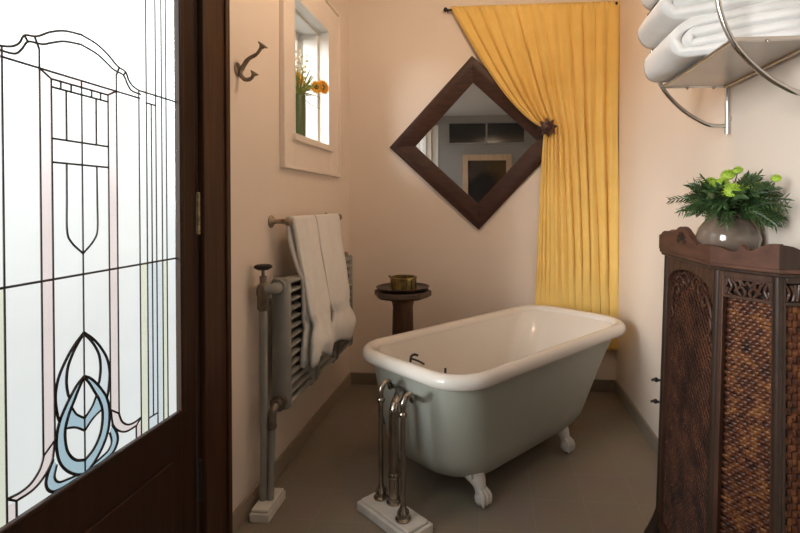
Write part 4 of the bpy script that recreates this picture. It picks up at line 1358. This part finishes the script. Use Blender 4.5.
# ------------------------------------------------------------------ plant on the cabinet
pc = V(0.738, 1.625, CT)
pt = thing('potted_flowers', 'glazed brown pot of green ferny foliage and green flowers on the cabinet', 'potted plant', tuple(pc))
obj('pot', MB().lathe([(0.0, 0), (0.060, 0.0), (0.066, 0.004), (0.087, 0.035), (0.092, 0.062), (0.084, 0.090), (0.064, 0.116), (0.057, 0.128), (0.060, 0.138), (0.056, 0.140), (0.052, 0.128), (0.050, 0.11), (0.0, 0.10)], pc, 36), M['vase'], pt, smooth=60)
fo = MB(); stm = MB()
o0 = pc + V(0, 0, 0.125)
for k in range(105):
    az = random.uniform(0, 2 * pi)
    el_ = random.uniform(-0.12, 1.05)
    ln_ = random.uniform(0.12, 0.20) * (1.0 if el_ < 0.55 else 0.82)
    ln_ *= 1.0 - 0.12 * max(0.0, sin(az)) + 0.10 * max(0.0, -sin(az))
    d = V(cos(az) * cos(el_) * 0.8, sin(az) * cos(el_), sin(el_))
    if d.x > 0:
        d = V(d.x * 0.5, d.y - 0.30 * d.x, d.z)
    p0 = o0 + V(cos(az), sin(az), 0) * 0.025
    p1 = p0 + d * ln_ * 0.5 + V(0, 0, 0.028)
    p2 = p0 + d * ln_ + V(0, 0, 0.010 - 0.012 * cos(el_))
    path = smooth_path([p0 - V(0, 0, 0.03), p0, p1, p2], 6)
    stm.tube(path, 0.0014, n=4, caps=False)
    for i in range(5, len(path) - 1):
        T_ = (path[i + 1] - path[i]).normalized()
        sd = T_.cross(V(0, 0, 1))
        sd = sd.normalized() if sd.length > 1e-4 else V(1, 0, 0)
        upv = sd.cross(T_)
        for ang in (0.0, pi * 0.5, pi, pi * 1.5) if k % 2 else (0.6, 2.3, 3.8, 5.4):
            r_ = sd * cos(ang) + upv * sin(ang)
            ll = random.uniform(0.028, 0.046) * (1 - 0.35 * i / len(path))
            tip = path[i] + (r_ * 0.75 + T_ * 0.75).normalized() * ll - V(0, 0, 0.004)
            wv = T_.cross(r_).normalized() * 0.0031
            mid = path[i].lerp(tip, 0.5)
            fo.add([path[i], mid + wv, tip, mid - wv], [(0, 1, 2, 3)])
obj('foliage', fo, M['leaf'], pt, smooth=0)
obj('stems', stm, M['stem'], pt)


def button(c, r, nrm):
    m_ = MB(); nrm = Vector(nrm).normalized(); ax = nrm.orthogonal().normalized(); ay = nrm.cross(ax)
    m_.lathe([(0.0, -r * 0.45), (r * 0.6, -r * 0.3), (r * 0.9, 0), (r * 0.82, r * 0.32), (r * 0.5, r * 0.58), (0.0, r * 0.66)], c, 16, axis=nrm)
    for k in range(70):                      # short petals, golden angle spiral
        f = (k + 0.5) / 70; th = k * 2.39996
        rad_ = r * sqrt(f); h = r * 0.66 * (1 - f ** 1.6)
        d = ax * cos(th) + ay * sin(th)
        b_ = c + d * rad_ * 0.92 + nrm * h
        tip = b_ + (nrm * (1.1 - f) + d * (0.3 + f)).normalized() * r * 0.26
        wv = nrm.cross(d) * r * 0.10
        m_.add([b_ - wv, b_ + wv, tip], [(0, 1, 2)])
    return m_


for (x, y, z, r) in ((0.708, 1.53, 1.303, 0.027), (0.700, 1.58, 1.327, 0.023), (0.692, 1.64, 1.331, 0.023), (0.755, 1.60, 1.368, 0.016), (0.736, 1.62, 1.354, 0.023), (0.765, 1.55, 1.318, 0.028), (0.785, 1.45, 1.336, 0.014)):
    c = V(x, y, z); dn = (c - (o0 - V(0, 0, 0.02)))
    fl_ = obj('flower', button(c, r, (dn.x * 0.5 - 0.1, dn.y * 0.5 - 0.12, 0.25)), M['mum'], pt, smooth=40, label='bright green button flower')
    obj('flower_stalk', MB().tube(smooth_path([o0 + V(0, 0, -0.02), o0.lerp(c, 0.5) + V(0, 0, 0.01), c - dn.normalized() * r * 0.3], 4), 0.0018, n=5), M['stem'], fl_)

# ------------------------------------------------------------------ chrome towel shelf on the right wall
SX0, SX1, SY0_, SY1_, SZ = 0.617, RX - 0.012, 1.338, 1.855, 1.686
sh = thing('towel_shelf', 'chrome towel shelf with curved brackets on the right wall', 'shelf', (RX, (SY0_ + SY1_) / 2, SZ))
obj('shelf_plate', MB().box(SX0 + 0.004, SY0_ + 0.004, SZ - 0.001, SX1, SY1_ - 0.004, SZ + 0.003), M['shelf_metal'], sh, smooth=0)
m = MB()
for pth in ([V(SX0, SY0_, SZ), V(SX0, SY1_, SZ)], [V(SX1 - 0.006, SY0_, SZ - 0.004), V(SX1 - 0.006, SY1_, SZ - 0.004)], [V(SX0, SY1_, SZ), V(SX1, SY1_, SZ)], [V(SX0, SY0_, SZ), V(SX1, SY0_, SZ)]):
    m.tube(pth, 0.0062, n=12)
for x_ in (0.70, 0.79):
    m.ball((x_, SY1_ - 0.003, SZ - 0.007), 0.0055, 10, 7); m.ball((x_, SY0_ - 0.003, SZ - 0.007), 0.0055, 10, 7)
obj('shelf_rail', m, M['chrome'], sh)
for y_ in (SY1_, SY0_):
    arc = smooth_path([V(SX1, y_, 1.543), V(0.78, y_, 1.547), V(0.735, y_, 1.568), V(0.695, y_, 1.595), V(0.655, y_, 1.632), V(0.620, y_, 1.676), V(0.592, y_, 1.735), V(0.578, y_, 1.80), V(0.582, y_, 1.885), V(0.615, y_, 1.985), V(0.69, y_, 2.06), V(0.77, y_, 2.085), V(SX1, y_, 2.09)], 5)
    m = MB(); m.tube(arc, 0.0072, n=12)
    obj('bracket_arc', m, M['chrome'], sh, smooth=180)
    m = MB(); m.tube([V(SX1, y_, 1.515), V(SX1, y_, 2.11)], 0.0085, n=14)
    for z in (1.57, 1.95):
        m.lathe([(0.0, 0), (0.010, 0), (0.010, 0.014), (0.0, 0.014)], V(SX1, y_, z), 12, axis=(1, 0, 0))
    obj('wall_post', m, M['chrome'], sh)

def folded_towel(x_out, x_in, ya, yb, zb, h, seed):
    """a towel folded over and over: nested U folds, round side outwards (-X)"""
    m_ = MB()
    th = h / 4 * 0.96
    rows = []
    for (xo, half, t) in ((x_out, h / 2 - th / 2, th), (x_out + th * 1.15, h / 2 - th * 1.5, th)):
        cl = []
        xa = x_in - random.uniform(0, 0.02)
        for k in range(9): cl.append((xa + (xo + half - xa) * k / 8, -half))
        for k in range(1, 12):
            a_ = -pi / 2 - pi * k / 12
            cl.append((xo + half + cos(a_) * half, sin(a_) * half))
        for k in range(9): cl.append((xo + half + (x_in - random.uniform(0, 0.012) - xo - half) * k / 8, half))
        n = len(cl)
        cs = []
        for sg in (1, -1):
            rng = range(n) if sg > 0 else range(n - 1, -1, -1)
            for i in rng:
                p, q_ = cl[max(0, i - 1)], cl[min(n - 1, i + 1)]
                dx, dz = q_[0] - p[0], q_[1] - p[1]; l_ = sqrt(dx * dx + dz * dz) or 1
                cs.append((cl[i][0] - dz / l_ * t / 2 * sg, cl[i][1] + dx / l_ * t / 2 * sg))
        nc = len(cs); ny = 16

        def fn(a, b, cs=cs, nc=nc):
            x, z = cs[int(round(a * nc)) % nc]
            e = min(b, 1 - b)
            rd = 0.006 * max(0.0, 1 - e / 0.08) ** 2      # softened ends
            y_n = ya - 0.185 * max(0.0, min(1.0, (x - x_out) / 0.28))      # the near ends run slanted
            y = y_n + (yb - y_n) * b
            nx_ = noise.noise(V(x * 9, y * 7, z * 20 + seed))
            n2 = noise.noise(V(x * 22, y * 18, seed * 3.3))
            sag = 0.010 * sin((x - x_out) * 12 + seed)
            z2 = zb + h / 2 + (z * (1 - rd * 6)) + nx_ * 0.007 + n2 * 0.003
            return V(x + nx_ * 0.006 + 0.012 * (b - 0.5) * sin(seed), y + n2 * 0.006, max(z2, zb - 0.001 + (0.0 if z > -h / 2 + 0.01 else 0)))
        mm = MB()
        mm.grid(fn, nc, ny, wrap_u=True)
        mm.f.append(tuple(i * ny for i in range(nc))); mm.f.append(tuple(i * ny + ny - 1 for i in range(nc - 1, -1, -1)))
        m_.add(mm.v, mm.f)
    return m_


ZS = SZ + 0.012
towel_obj('folded_towel', folded_towel(0.552, 0.828, 1.545, 1.842, ZS, 0.112, 0.6), 'folded white towel lying directly on the chrome shelf', 'folded towels on the chrome shelf', 0)
towel_obj('folded_towel', folded_towel(0.532, 0.828, 1.555, 1.842, ZS + 0.116, 0.112, 2.2), 'folded white towel, middle one of the stack on the chrome shelf', 'folded towels on the chrome shelf', 0)
m = MB()
m.grid(lambda a, b: V(0.556 + 0.26 * a, 1.838 - 0.28 * b, ZS + 0.236 + 0.007 * sin(a * 9) + 0.005 * noise.noise(V(a * 6, b * 5, 2))), 30, 24)
bk = obj('black_cloth', m, M['black'], None, smooth=180, solid=0.012)
tag(bk, 'black folded cloth lying between the upper white towels', 'cloth')
towel_obj('folded_towel', folded_towel(0.548, 0.828, 1.56, 1.842, ZS + 0.250, 0.105, 4.1), 'folded white towel on top of the black cloth', 'folded towels on the chrome shelf', 0)
